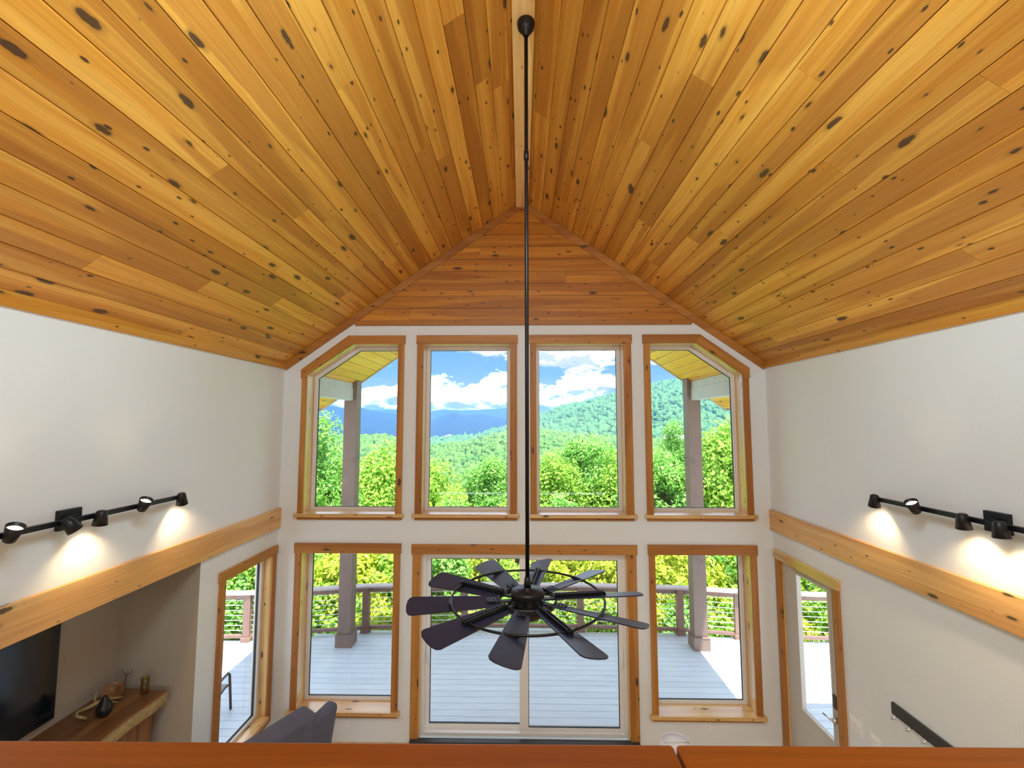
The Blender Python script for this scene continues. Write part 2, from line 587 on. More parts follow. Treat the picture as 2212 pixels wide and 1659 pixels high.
# gable boards, clipped by the two slopes
GZ0, GP = 4.838, 0.155
k = 0
while True:
    z0 = GZ0 + k * GP
    z1 = min(z0 + GP - 0.003, RZ - 0.03)
    if z0 > RZ - 0.12:
        break
    xa = (RZ - z0) / RS; xb = (RZ - z1) / RS
    cuts = {0: [-1.36], 3: [0.55], 5: [-0.5]}.get(k, [])
    xs = [-xa + RX] + cuts + [xa + RX]
    for i in range(len(xs) - 1):
        l0 = xs[i] + (0.001 if i else 0); r0 = xs[i + 1] - (0.001 if i < len(xs) - 2 else 0)
        lt = -xb + RX if i == 0 else l0
        rt = xb + RX if i == len(xs) - 2 else r0
        c = 0.004
        m = MB()
        poly = [(l0, z0), (r0, z0), (rt, z1), (lt, z1)]
        inn = [(l0, z0 + c), (r0, z0 + c), (rt, z1 - c), (lt, z1 - c)]
        yb_, ym, yf = YF, YF - 0.007, YF - 0.012
        vv = [(q[0], yb_, q[1]) for q in poly] + [(q[0], ym, q[1]) for q in poly] + [(q[0], yf, q[1]) for q in inn]
        ff = [(3, 2, 1, 0), (8, 9, 10, 11)] + [(a, (a + 1) % 4, 4 + (a + 1) % 4, 4 + a) for a in range(4)] + [(4 + a, 4 + (a + 1) % 4, 8 + (a + 1) % 4, 8 + a) for a in range(4)]
        m.add(vv, ff).build('plank', 'gable_pine', wf, 'x')
    k += 1

# side walls
wl = MB().slab([(YB, -0.12), (1.2, -0.12), (1.2, 2.353), (4.245, 2.353), (4.245, -0.12), (YF, -0.12), (YF, 4.42), (YB, 4.42)],
               [[(4.58, 0.255), (5.475, 0.255), (5.475, 2.083), (4.58, 2.083)]], 'x', XL, XL - 0.19).build('wall_left', 'wall_paint', grain=None)
tag(wl, 'white side wall on the left with the alcove opening under its beam', kind='structure')
wr = MB().slab([(YB, -0.12), (4.55, -0.12), (4.55, 2.05), (5.43, 2.05), (5.43, -0.12), (YF, -0.12), (YF, 4.42), (YB, 4.42)], [], 'x', XR, XR + 0.17).build('wall_right', 'wall_paint', grain=None)
tag(wr, 'white side wall on the right with the glazed exterior door', kind='structure')
wb = MB().box((XL - .2, YB - .15, -0.12), (XR + .2, YB, 6.4)).build('wall_back', 'wall_paint', grain=None)
tag(wb, 'white end wall behind the viewer', kind='structure')
al = MB()
al.box((-3.72, 1.08, -0.12), (-3.6, 4.36, 2.47)).box((-3.6, 4.24, -0.12), (XL - .19, 4.36, 2.47)).box((XL - .19, 4.24, 0), (XL - .0005, 4.2449, 2.352)).box((-3.6, 1.08, -0.12), (XL - .19, 1.2, 2.47)).box((-3.6, 1.2, 2.36), (XL - .19, 4.24, 2.47))
o = al.build('wall_alcove', 'alcove_paint', grain=None)
tag(o, 'taupe painted recess behind the television on the left', kind='structure')
o = MB().box((XL - .18, YB, -0.16), (XR + .16, YO - .27, -.045)).box((-3.6, 1.2, -.16), (XL - .18, 4.24, -.045)).build('floor', 'floor_oak', grain='y')
tag(o, 'wood floor of the room below the loft', kind='structure')
o = MB().box((XL, YB, 1.98), (XR, 0.60, 2.12)).build('floor_loft', 'floor_oak', grain='y')
tag(o, 'loft floor the viewer stands on', kind='structure')
o = MB().box((XL, 0.64, 1.98), (XR, 0.74, 3.058)).build('wall_loft', 'wall_paint', grain=None)
tag(o, 'low loft wall under the stained wooden cap', kind='structure')

# ---------------------------------------------------------------- ceiling boards
ceil = struct('ceiling', 'vaulted ceiling of knotty pine boards running to the windows')
roof_slab = MB()
for s in (-1, 1):
    xo = RX + s * 3.57
    q = [(RX, RZ + .02), (xo, roofz(xo) + .02), (xo, roofz(xo) + .24), (RX, RZ + .24)]
    roof_slab.prism(q, 'y', YB - .1, 8.17)
o = roof_slab.build('roof', 'roofing', grain=None)
tag(o, 'gable roof reaching out over the deck', kind='structure')
roof = o


def slope_plank(parent, side, s0, s1, y0, y1, dz, mname, th=0.012):
    """one board on a roof slope; s measured down the slope from the ridge"""
    c = 0.004
    def P(s, n, y):   # n below the plane
        x = RX + side * (s * COSR)
        z = RZ + dz - RS * s * COSR
        nx, nz = -side * RS * COSR, -COSR
        return (x + nx * n, y, z + nz * n)
    g = 0.0008
    y0 += g; y1 -= g
    vv = [P(s0, 0, y0), P(s1, 0, y0), P(s1, 0, y1), P(s0, 0, y1),
          P(s0, th - .005, y0), P(s1, th - .005, y0), P(s1, th - .005, y1), P(s0, th - .005, y1),
          P(s0 + c, th, y0 + .001), P(s1 - c, th, y0 + .001), P(s1 - c, th, y1 - .001), P(s0 + c, th, y1 - .001)]
    ff = [(3, 2, 1, 0), (8, 9, 10, 11)] + [(a, (a + 1) % 4, 4 + (a + 1) % 4, 4 + a) for a in range(4)] + [(4 + a, 4 + (a + 1) % 4, 8 + (a + 1) % 4, 8 + a) for a in range(4)]
    return MB().add(vv, ff).build('plank', mname, parent, ((0, 1, 0), (side * COSR, 0, -RS * COSR), (0, 0, 0)))


PW = 0.155
JL = {7: [2.6], 13: [2.61, -1.3], 19: [2.65], 18: [3.44], 12: [3.38, 4.61], 10: [5.0], 1: [3.27, .4], 0: [3.43], 2: [2.64], 5: [3.56], 11: [3.62], 17: [4.26], 6: [3.31]}
JR = {7: [2.61], 6: [3.37], 13: [2.64], 14: [1.85], 19: [2.65], 11: [4.16], 10: [5.02, 2.24], 17: [4.23], 4: [4.16], 8: [4.38], 3: [4.37]}
for side, JJ in ((-1, JL), (1, JR)):
    smax = (abs((XL if side < 0 else XR) - RX) + 0.03) / COSR
    for k in range(-1, 23):
        s0 = 0.14 + PW * k
        s1 = min(s0 + PW - 0.0025, smax)
        s0 = max(s0, 0.03)
        if s1 - s0 < 0.02:
            continue
        js = sorted(JJ.get(k, [])) or [R.choice([-.9, .65, 1.45, 4.95, 3.81]), ]
        if min(js) > 2.3:
            js.append(R.choice([-1.7, -.9, -.1, .4]))
        ys = [YB] + sorted(js) + [YF]
        for i in range(len(ys) - 1):
            slope_plank(ceil, side, s0, s1, ys[i], ys[i + 1], 0.012 / COSR, 'ceiling_pine')

# ridge board, crown trims, gable trims
o = MB().box((-0.055, YB, 6.262), (0.095, YF - .012, 6.40)).build('trim_1', 'ridge_pine', grain='y', bevel=.003)
tag(o, 'pale pine ridge board running along the peak of the ceiling', kind='structure')
o = MB().prism([(XL, 4.247), (XL + .02, 4.247), (XL + .02, roofz(XL + .02) - .002), (XL, roofz(XL) - .002)], 'y', YB, YF).build('trim_2', 'ceiling_pine', grain='y')
tag(o, 'pine crown strip between the left white wall and the ceiling', kind='structure')
o = MB().prism([(XR, 4.247), (XR - .02, 4.247), (XR - .02, roofz(XR - .02) - .002), (XR, roofz(XR) - .002)], 'y', YB, YF).build('trim_3', 'ceiling_pine', grain='y')
tag(o, 'pine crown strip between the right white wall and the ceiling', kind='structure')
for i, s in enumerate((-1, 1)):
    xw = XL + .02 if s < 0 else XR - .02
    wv = 0.105
    pts = [(RX, RZ), (xw, roofz(xw)), (xw, roofz(xw, -wv)), (RX, RZ - wv)]
    m = MB().prism([(q[0], q[1] - .002) for q in pts], 'y', YF - .03, YF)
    d = 1 / math.sqrt(1 + RS * RS)
    o = m.build('trim_%d' % (4 + i), 'trim_pine', grain=((d, 0, -s * RS * d * s), (0, 0, 1), (0, 1, 0)) if False else ((s * d, 0, -RS * d), (0, 0, 1), (0, 1, 0)), bevel=.003)
    tag(o, 'pine rake strip along the %s slope of the gable wall' % ('left' if s < 0 else 'right'), kind='structure')
o = MB().box((-2.03, YF - .032, 4.779), (2.07, YF, 4.838)).build('trim_6', 'trim_pine', grain='x', bevel=.003)
tag(o, 'level pine strip under the gable boards above the upper windows', kind='structure')
o = MB().box((XL, YB, 2.353), (XL + .03, YF, 2.583)).build('trim_7', 'beam_pine', grain='y', bevel=.005)
tag(o, 'wide pine band beam along the left wall above the alcove', kind='structure')
o = MB().box((XR - .03, YB, 2.353), (XR, YF, 2.583)).build('trim_8', 'beam_pine', grain='y', bevel=.005)
tag(o, 'wide pine band beam along the right wall above the door', kind='structure')

# ---------------------------------------------------------------- windows in the far wall


def window_set(name, label, hole, x0o, x1o, ztop, apron_z, slope=None):
    """hole: clear opening outline (ccw); x0o / x1o: outer edges of the side casings; ztop: top of the head casing"""
    wdw = struct(name, label)
    F = YF
    xs = [q[0] for q in hole]; zs = [q[1] for q in hole]
    xa, xb, za, zt = min(xs), max(xs), min(zs), max(zs)
    # jamb boards lining the reveal, one per edge except the sill
    n = len(hole)
    big = inset(hole, -0.02)
    for i in range(n):
        a, b = hole[i], hole[(i + 1) % n]
        A, B = big[i], big[(i + 1) % n]
        if a[1] == za and b[1] == za:
            continue
        m = MB().prism([a, b, B, A], 'y', F - .001, F + 0.2)
        m.build('jamb', 'jamb_pine', wdw, 'z' if abs(a[0] - b[0]) < .01 else 'x')
    # stool with horns and the apron below
    st = MB().prism([(x0o - .03, F - .055), (x1o + .03, F - .055), (x1o + .03, F), (xb, F), (xb, F + .2), (xa, F + .2), (xa, F), (x0o - .03, F)], 'z', za - .03, za + .012)
    st.build('stool', 'jamb_pine', wdw, 'x', bevel=.004)
    MB().box((x0o, F - .022, apron_z), (x1o, F, za - .03)).build('apron', 'trim_pine', wdw, 'x', bevel=.002)
    # side casings
    zl = zt if slope is None or slope > 0 else hole[4][1]
    zr = zt if slope is None or slope < 0 else hole[2][1]
    MB().box((x0o, F - .022, za + .012), (xa + .004, F, zl)).build('casing', 'trim_pine', wdw, 'z', bevel=.002)
    MB().box((xb - .004, F - .022, za + .012), (x1o, F, zr)).build('casing', 'trim_pine', wdw, 'z', bevel=.002)
    # head casing
    h = 0.03
    if slope is None:
        MB().box((x0o - .01, F - h, zt), (x1o + .01, F, ztop)).build('header', 'trim_pine', wdw, 'x', bevel=.003)
    elif slope < 0:
        bi, bo = hole[3], (-2.105, ztop)
        MB().prism([bi, (x1o + .01, zt), (x1o + .01, ztop), bo], 'y', F - h, F).build('header', 'trim_pine', wdw, 'x')
        MB().prism([(xa, hole[4][1] - .004), bi, bo, (x0o - .01, 4.237), (x0o - .01, 4.13), (xa, 4.13)][:6], 'y', F - h, F).build('header', 'trim_pine', wdw, ((.82, 0, .57), (-.57, 0, .82), (0, 1, 0)))
    else:
        bi, bo = hole[3], (2.161, ztop)
        MB().prism([(x0o - .01, zt), bi, bo, (x0o - .01, ztop)], 'y', F - h, F).build('header', 'trim_pine', wdw, 'x')
        MB().prism([bi, (xb, hole[2][1] - .004), (xb, 4.13), (x1o + .01, 4.13), (x1o + .01, 4.245), bo], 'y', F - h, F).build('header', 'trim_pine', wdw, ((.82, 0, -.57), (.57, 0, .82), (0, 1, 0)))
    # vinyl frame, black gasket and the pane
    fr = MB()
    i1 = inset(hole, 0.03); i2 = inset(hole, 0.046)
    fr.slab(hole, [i1], 'y', F + .195, F + .26)
    fr.slab(i1, [i2], 'y', F + .205, F + .25)
    fr.build('frame', 'vinyl', wdw, None, bevel=.003)
    gk = inset(hole, 0.05)
    MB().slab(i2, [gk], 'y', F + .215, F + .24).build('gasket', 'gasket', wdw, None)
    pn = inset(hole, 0.048)
    MB().prism(pn, 'y', F + .226, F + .230).build('pane', 'window_glass', wdw, None)
    return wdw


window_set('window_1', 'upper window at far left with a clipped top left corner', w1, -2.666, -1.42, 4.656, 2.446, slope=-1)
window_set('window_2', 'upper rectangular window left of the fan rod', w2, -1.262, -0.047, 4.656, 2.446)
window_set('window_3', 'upper rectangular window right of the fan rod', w3, 0.112, 1.332, 4.656, 2.446)
window_set('window_4', 'upper window at far right with a clipped top right corner', w4, 1.482, 2.725, 4.656, 2.446, slope=1)
window_set('window_5', 'lower window between the grey sofa and the sliding door', l1, -2.671, -1.422, 2.173, 0.223)
window_set('window_6', 'lower window right of the sliding door over the white shade', l4, 1.488, 2.733, 2.173, 0.223)

# window in the left side wall
w7 = struct('window_7', 'tall window in the left wall next to the corner')
ya, yb2, za, zb = 4.60, 5.455, 0.285, 2.063
X0 = XL
MB().box((X0 - .1, yb2, za), (X0, yb2 + .02, zb)).build('jamb', 'jamb_pine', w7, 'z')
MB().box((X0 - .1, ya - .02, za), (X0, ya, zb)).build('jamb', 'jamb_pine', w7, 'z')
MB().box((X0 - .1, ya, zb), (X0, yb2, zb + .02)).build('jamb', 'jamb_pine', w7, 'y')
MB().box((X0 - .1, ya, za - .03), (X0 + .05, yb2, za + .012)).build('stool', 'jamb_pine', w7, 'y', bevel=.004)
MB().box((X0, ya - .08, za - .09), (X0 + .022, yb2 + .085, za - .03)).build('apron', 'trim_pine', w7, 'y')
MB().box((X0, ya - .085, za - .03), (X0 + .022, ya, zb)).build('casing', 'trim_pine', w7, 'z', bevel=.002)
MB().box((X0, yb2, za - .03), (X0 + .022, yb2 + .085, zb)).build('casing', 'trim_pine', w7, 'z', bevel=.002)
MB().box((X0, ya - .095, zb), (X0 + .03, yb2 + .095, zb + .095)).build('header', 'trim_pine', w7, 'y', bevel=.003)
hole = [(ya, za), (yb2, za), (yb2, zb), (ya, zb)]
m = MB().slab(hole, [inset(hole, .045)], 'x', X0 - .085, X0 - .15)
m.build('frame', 'vinyl', w7, None, bevel=.003)
MB().slab(inset(hole, .045), [inset(hole, .056)], 'x', X0 - .11, X0 - .13).build('gasket', 'gasket', w7, None)
MB().prism(inset(hole, .05), 'x', X0 - .118, X0 - .122).build('pane', 'window_glass', w7, None)

# ---------------------------------------------------------------- sliding door
d1 = struct('door_1', 'wide two panel sliding glass door onto the deck')
F = YF
MB().box((-1.276, F - .022, 0), (-1.186, F, HDR_L)).build('casing', 'trim_pine', d1, 'z', bevel=.002)
MB().box((1.241, F - .022, 0), (1.342, F, HDR_L)).build('casing', 'trim_pine', d1, 'z', bevel=.002)
MB().box((-1.29, F - .03, HDR_L), (1.355, F, 2.166)).build('header', 'trim_pine', d1, 'x', bevel=.003)
MB().box((-1.19, F, 0), (-1.172, F + .06, HDR_L)).build('jamb', 'jamb_pine', d1, 'z')
MB().box((1.227, F, 0), (1.245, F + .06, HDR_L)).build('jamb', 'jamb_pine', d1, 'z')
fo = [(-1.172, 0.0), (1.227, 0.0), (1.227, HDR_L), (-1.172, HDR_L)]
fi = [(-1.135, 0.03), (1.19, 0.03), (1.19, 2.015), (-1.135, 2.015)]
MB().slab(fo, [fi], 'y', F + .055, F + .2).build('frame', 'vinyl', d1, None, bevel=.003)


def slide_panel(x0, x1, z0, z1, g, yc, hx):
    p = MB().slab([(x0, z0), (x1, z0), (x1, z1), (x0, z1)], [[(g[0], g[2]), (g[1], g[2]), (g[1], g[3]), (g[0], g[3])]], 'y', yc - .02, yc + .02).build('door_panel', 'vinyl', d1, None, bevel=.003)
    hole_ = [(g[0], g[2]), (g[1], g[2]), (g[1], g[3]), (g[0], g[3])]
    MB().slab(hole_, [inset(hole_, .007)], 'y', yc - .012, yc + .012).build('gasket', 'gasket', p, None)
    MB().prism(hole_, 'y', yc - .002, yc + .002).build('pane', 'window_glass', p, None)
    hb = MB().box((hx - .016, yc - .03, .745), (hx + .016, yc - .02, .955))
    hb.tube([(hx, yc - .03, .765), (hx, yc - .06, .79), (hx, yc - .06, .91), (hx, yc - .03, .935)], .009, 8)
    hb.build('handle', 'plate_white', p, None)


slide_panel(-1.135, 0.055, 0.03, 2.012, (-1.083, -0.012, .078, 1.963), F + .155, -1.106)
slide_panel(-0.02, 1.19, 0.03, 2.012, (0.083, 1.137, .086, 1.970), F + .085, 1.163)
MB().box((-1.27, F - .07, -.045), (1.335, F + .01, .004)).build('dark_strip', 'charcoal', d1, None, bevel=.006)  # dark strip along the foot of the sliding door
MB().box((-1.135, F + .05, .0), (1.19, F + .19, .034)).build('track', 'vinyl', d1, None)

# ---------------------------------------------------------------- glazed door in the right wall
d2 = struct('door_2', 'beige exterior door with a tall glass pane in the right wall')
X0 = XR
MB().box((X0 - .022, 4.46, 0), (X0, 4.555, 2.05)).build('casing', 'trim_pine', d2, 'z', bevel=.002)
MB().box((X0 - .022, 5.425, 0), (X0, 5.525, 2.05)).build('casing', 'trim_pine', d2, 'z', bevel=.002)
MB().box((X0 - .03, 4.45, 2.05), (X0, 5.54, 2.148)).build('header', 'jamb_pine', d2, 'y', bevel=.003)
MB().box((X0, 4.55, 0), (X0 + .14, 4.565, 2.05)).build('jamb', 'jamb_pine', d2, 'z')
MB().box((X0, 5.415, 0), (X0 + .14, 5.43, 2.05)).build('jamb', 'jamb_pine', d2, 'z')
MB().box((X0, 4.565, 2.035), (X0 + .14, 5.415, 2.05)).build('jamb', 'jamb_pine', d2, 'y')
dg = [(4.66, .60), (5.17, .60), (5.17, 1.985), (4.66, 1.985)]
lf = MB().slab([(4.567, .008), (5.413, .008), (5.413, 2.033), (4.567, 2.033)], [dg], 'x', X0 + .012, X0 + .057).build('door_leaf', 'door_paint', d2, None)
MB().slab(inset(dg, -.02), [inset(dg, .008)], 'x', X0 + .004, X0 + .03).build('glazing_bead', 'door_paint', lf, None, bevel=.004)
MB().prism(dg, 'x', X0 + .032, X0 + .036).build('pane', 'window_glass', lf, None)
MB().box((X0 + .006, 4.66, .12), (X0 + .014, 5.32, .48)).build('door_panel', 'door_paint', lf, None, bevel=.006)
MB().box((X0 - .005, 4.585, .93), (X0 + .012, 4.645, 1.05)).build('deadbolt', 'charcoal', lf, None, bevel=.004)
h = MB().cyl((X0 + .012, 4.615, .83), (X0 - .035, 4.615, .83), .026, .022)
h.tube([(X0 - .03, 4.615, .83), (X0 - .045, 4.63, .83), (X0 - .045, 4.73, .825)], .009, 8)
h.build('handle', 'silver', lf, None)

# ---------------------------------------------------------------- loft cap (two boards with a butt joint)
cap = thing('railing_cap', 'stained wooden cap board along the loft edge in the foreground', 'railing', (0, .68, 3.06))
SL = 0.0095
for (x0, x1) in ((XL, 0.236), (0.240, XR)):
    m = MB()
    def yy(x, b):
        return (.769 if b else .55) + SL * x
    m.prism([(x0, yy(x0, 0) - .68), (x1, yy(x1, 0) - .68), (x1, yy(x1, 1) - .68), (x0, yy(x0, 1) - .68)], 'z', 0.0, 0.04)
    m.build('cap_board', 'cap_wood', cap, 'x', bevel=.006, seg=3)

# ---------------------------------------------------------------- outlets and switches


def plate(name, label, cat, pts_axis, n_rock, group=None):
    pass


for i, (x, lab) in enumerate(((-2.015, 'white outlet plate under the window behind the grey sofa'), (2.11, 'white outlet plate on the far wall over the white lampshade'))):
    o = thing('wall_outlet', lab, 'outlet', (x, YF, .18))
    MB().box((-.037, -.006, -.058), (.037, 0, .058)).build('cover', 'plate_white', o, None, bevel=.003)
    for dz in (-.022, .022):
        s = MB().box((-.017, -.009, dz - .014), (.017, -.006, dz + .014)).build('socket', 'plate_white', o, None)
        MB().box((-.008, -.0095, dz - .004), (-.005, -.009, dz + .006)).box((.005, -.0095, dz - .004), (.008, -.009, dz + .006)).build('slot', 'gasket', s, None)
for y, n, lab in ((4.345, 3, 'white triple light switch plate nearest the right door'), (4.12, 2, 'white light switch plate right of the triple switch')):
    o = thing('light_switch', lab, 'switch', (XR, y, .952))
    hw = .032 + .023 * (n - 1)
    MB().box((-.006, -hw, -.058), (0, hw, .058)).build('cover', 'plate_white', o, None, bevel=.003)
    for j in range(n):
        yc = (j - (n - 1) / 2) * .046
        MB().prism([(-.006, -.033), (-.0085, -.033), (-.013, .033), (-.006, .033)], 'y', yc - .0165, yc + .0165).build('rocker', 'plate_white', o, None)

# coat rail on the right wall
o = thing('coat_rail', 'dark brown wooden coat rail with small hooks on the right wall', 'coat rack', (XR, 3.3, 1.36))
MB().box((-.022, -.62, -.042), (0, .60, .045)).build('board', 'charcoal', o, 'y', bevel=.003)
for yk in (.55, .413, .278, .14, 0.0, -.14, -.28):
    MB().tube([(-.022, yk, -.03), (-.04, yk, -.045), (-.05, yk, -.06), (-.062, yk, -.055), (-.066, yk, -.04)], .006, 6).build('hook', 'silver', o, None)

# ---------------------------------------------------------------- track lights
HEADS_L = [(3.79, 'down', (-.1, .28, -1)), (3.40, 'up', (.55, -.15, 1)), (3.06, 'down', (-.12, .02, -1)), (2.84, 'out', (.6, .15, -.75)), (2.52, 'up', (.5, -.1, 1))]
HEADS_R = [(3.80, 'down', (.1, .25, -1)), (3.42, 'up', (-.6, -.15, 1)), (3.06, 'down', (.12, .05, -1)), (2.83, 'down', (.05, -.05, -1)), (2.45, 'down', (.1, 0, -1))]


def track(side, heads, label):
    xw = XL if side < 0 else XR
    s = -side              # direction into the room
    o = thing('track_light', label, 'track light', (xw, 2.95, 2.985), 'track lights on the side walls')
    MB().box((min(s * .055, s * .085), -.86, -.016), (max(s * .055, s * .085), .93, .016)).build('track_bar', 'black_metal', o, None, bevel=.003)
    c = MB().box((min(0, s * .03), -.075, -.06), (max(0, s * .03), .075, .065))
    c.box((min(.03 * s, s * .06), -.03, -.03), (max(.03 * s, s * .06), .03, .03))
    c.build('wall_plate', 'black_metal', o, None, bevel=.003)
    for y, kind, d in heads:
        yy_ = y - 2.95
        d = Vector(d).normalized()
        base = Vector((s * .07, yy_, 0))
        piv = Vector((s * .125, yy_, -.0))
        if abs(yy_) > .8:
            base = Vector((s * .07, .93 if yy_ > 0 else -.86, 0))
            piv = Vector((s * .1, yy_ + .03, 0))
        c0 = piv - d * .035
        h = MB()
        # cup: narrow closed end, wide open end, with wall thickness
        a = d.orthogonal().normalized(); b = d.cross(a)
        prof = [(0.0, 0.0), (.022, 0.0), (.029, .006), (.043, .095), (.040, .095), (.030, .02), (0.0, .018)]
        n = 20
        vv = []
        for r, l in prof:
            for i in range(n):
                an = 2 * PI * i / n
                vv.append(c0 + d * l + a * (max(r, 1e-4) * math.cos(an)) + b * (max(r, 1e-4) * math.sin(an)))
        h.add(vv, [(j * n + i, j * n + (i + 1) % n, (j + 1) * n + (i + 1) % n, (j + 1) * n + i) for j in range(len(prof) - 1) for i in range(n)], True)
        hd = h.build('lamp_head', 'black_metal', o, None)
        MB().tube([base, (base + piv) / 2 + Vector((0, 0, -.004)), piv], .008, 8).build('swivel_arm', 'black_metal', hd, None)
        MB().cyl(c0 + d * .066, c0 + d * .074, .034, .036, 20).build('bulb', 'bulb_glow', hd, None)
        ld = bpy.data.lights.new('lamp_beam', 'SPOT')
        ld.energy = 6.0 if kind == 'up' else 11.0
        ld.color = (1.0, 0.72, 0.42)
        ld.spot_size = math.radians(118)
        ld.spot_blend = 0.8
        ld.shadow_soft_size = .02
        lo = bpy.data.objects.new('lamp_beam', ld)
        COL.objects.link(lo)
        lo.parent = o
        lo.location = c0 + d * .10
        lo.rotation_euler = d.to_track_quat('-Z', 'Y').to_euler()
    return o


track(-1, HEADS_L, 'black five head track light on the left wall over the alcove beam')
track(1, HEADS_R, 'black track light on the right wall over the door beam')

# ---------------------------------------------------------------- ceiling fan
FX, FY = 0.038, 2.885
fan = thing('ceiling_fan', 'black windmill ceiling fan with ten blades on a long downrod', 'ceiling fan', (FX, FY, 6.262))
Z0 = 6.262


def fz(z):
    return z - Z0


MB().lathe([(0, 0), (.058, 0), (.060, -.012), (.054, -.045), (.036, -.07), (.020, -.078), (.018, -.10), (0, -.10)], (0, 0, 0), 32).build('canopy', 'black_metal', fan, None)
MB().cyl((0, 0, -.08), (0, 0, fz(2.60)), .0125, n=16).build('downrod', 'black_metal', fan, None)
MB().cyl((0, 0, fz(5.30)), (0, 0, fz(5.36)), .0165, n=16).build('rod_coupling', 'black_metal', fan, None)
TILT = Matrix.Rotation(math.radians(2.4), 4, 'X')
hubM = Matrix.Translation((0, 0, fz(2.535))) @ TILT


def fanpart(mb, name, material, parent=None, M=None, **kw):
    o = mb.build(name, material, parent or fan, None, **kw)
    if M is not None:
        o.matrix_local = M
    return o


mh = MB().lathe([(0, .075), (.022, .075), (.024, .066), (.080, .062), (.096, .055), (.099, .045), (.099, -.045), (.092, -.052), (0.075, -.052)], n=40)
fanpart(mh, 'motor_housing', 'black_metal', M=hubM)
fanpart(MB().lathe([(.0, .135), (.017, .135), (.021, .10), (.021, .078), (.0, .078)], n=20), 'rod_collar', 'black_metal', M=hubM)
fanpart(MB().lathe([(.075, -.052), (.12, -.03), (.125, -.04), (.095, -.085), (.08, -.098), (0, -.10)], n=40), 'lower_hub', 'black_metal', M=hubM)
fanpart(MB().lathe([(.172, .014), (.178, .014), (.178, -.02), (.172, -.02), (.172, .014)], n=48), 'hub_ring', 'black_metal', M=hubM)
ring_pts = [(.458 * math.cos(2 * PI * i / 72), .458 * math.sin(2 * PI * i / 72), 0.012) for i in range(72)]
fanpart(MB().tube(ring_pts, .0075, 8, closed=True), 'blade_ring', 'black_metal', M=hubM)


def blade_mesh():
    m = MB()
    tip = []
    x0, x1 = .165, .70
    up = []
    lo_ = []
    for i in range(7):
        f = i / 6
        x = x0 + (x1 - .02 - x0) * f
        wdt = .042 + (.080 - .042) * (f ** .8)
        up.append((x, wdt)); lo_.append((x, -wdt))
    end = [(.70, .070), (.712, .045), (.716, .0), (.712, -.045), (.70, -.070)]
    outl = lo_ + list(reversed(end)) + list(reversed(up))
    pitch = math.radians(-14)
    c_, s_ = math.cos(pitch), math.sin(pitch)
    n = len(outl)
    vv = [(x, y * c_ - z * s_, y * s_ + z * c_) for z in (-.0035, .0035) for x, y in outl]
    tri = tessellate_polygon([[Vector((x, y, 0)) for x, y in outl]])
    ff = [tuple(reversed(q)) for q in tri] + [tuple(i + n for i in q) for q in tri] + [(i, (i + 1) % n, n + (i + 1) % n, n + i) for i in range(n)]
    return m.add(vv, ff)


blade0 = None
for k in range(10):
    ang = math.radians(8.4 + 36 * k)
    M = hubM @ Matrix.Rotation(ang, 4, 'Z')
    if blade0 is None:
        bl = blade_mesh().build('blade', 'blade_sky_tint', fan, None)
        blade0 = bl
    else:
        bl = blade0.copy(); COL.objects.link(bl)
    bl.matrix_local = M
    long_arm = (k % 2 == 0)
    a = MB()
    if long_arm:
        a.box((.085, -.016, -.006), (.25, .016, .004))
        a.box((.17, -.014, .004), (.475, -.005, .028)).box((.17, .005, .004), (.475, .014, .028)).box((.17, -.014, .004), (.475, .014, .010))
        a.box((.462, -.018, -.004), (.482, .018, .024))
    else:
        a.box((.085, -.016, -.006), (.22, .016, .004))
        a.box((.19, -.026, .0), (.245, .026, .014))
    ar = a.build('blade_arm', 'black_metal', bl, None, bevel=.0015)
    if not long_arm:
        MB().box((.448, -.05, .002), (.47, .03, .016)).build('ring_clip', 'black_metal', bl, None, bevel=.0015)
    for xs_ in ((.205, .228) if not long_arm else (.20, .225)):
        MB().cyl((xs_, 0, .01), (xs_, 0, .032 if long_arm else .018), .006, n=8).build('screw', 'black_metal', bl, None)

# ---------------------------------------------------------------- alcove: television, mantel, ornaments
tv = thing('television', 'large black flat television on the alcove wall over the mantel', 'television', (-3.6, 2.85, 1.83))
MB().box((0.02, -.80, -.47), (.05, .80, .47)).build('body', 'tv_frame', tv, None, bevel=.004)
MB().box((.05, -.785, -.455), (.0515, .785, .455)).build('screen', 'tv_screen', tv, None)
MB().box((0, -.25, -.2), (.02, .25, .2)).build('wall_bracket', 'tv_frame', tv, None)
man = thing('mantel', 'thick rustic brown wood mantel with a pale live edge under the television', 'mantel', (-3.35, 3.1, 0))
m = MB()
fe = []
for i in range(13):
    y = 1.95 + (4.16 - 1.95) * i / 12
    fe.append((-3.07 + .012 * math.sin(i * 1.7) + .008 * math.sin(i * 4.1), y))
poly = [(-3.598, 1.95)] + fe + [(-3.50, 4.19), (-3.598, 4.02)]
m.prism([(x + 3.35, y - 3.1) for x, y in poly], 'z', 1.175, 1.285).build('slab', 'mantel_wood', man, 'y', bevel=.008)
m = MB()
for i in range(12):
    (xa_, ya_), (xb_, yb_) = fe[i], fe[i + 1]
    zz = (1.188, 1.272)
    dx = .006
    m.add([(xa_ + 3.35, ya_ - 3.1, zz[0]), (xb_ + 3.35, yb_ - 3.1, zz[0]), (xb_ + 3.35 + dx, yb_ - 3.1, 1.23), (xb_ + 3.35, yb_ - 3.1, zz[1]), (xa_ + 3.35, ya_ - 3.1, zz[1]), (xa_ + 3.35 + dx, ya_ - 3.1, 1.23)],
          [(0, 1, 2, 5), (5, 2, 3, 4), (0, 5, 4), (1, 3, 2), (0, 4, 3, 1)])
m.build('live_edge', 'antler', man, 'y')
MB().box((-.248, -1.05, -.045), (.21, 1.0, 1.175)).build('chimney_breast', 'mantel_wood', man, 'z', bevel=.004)

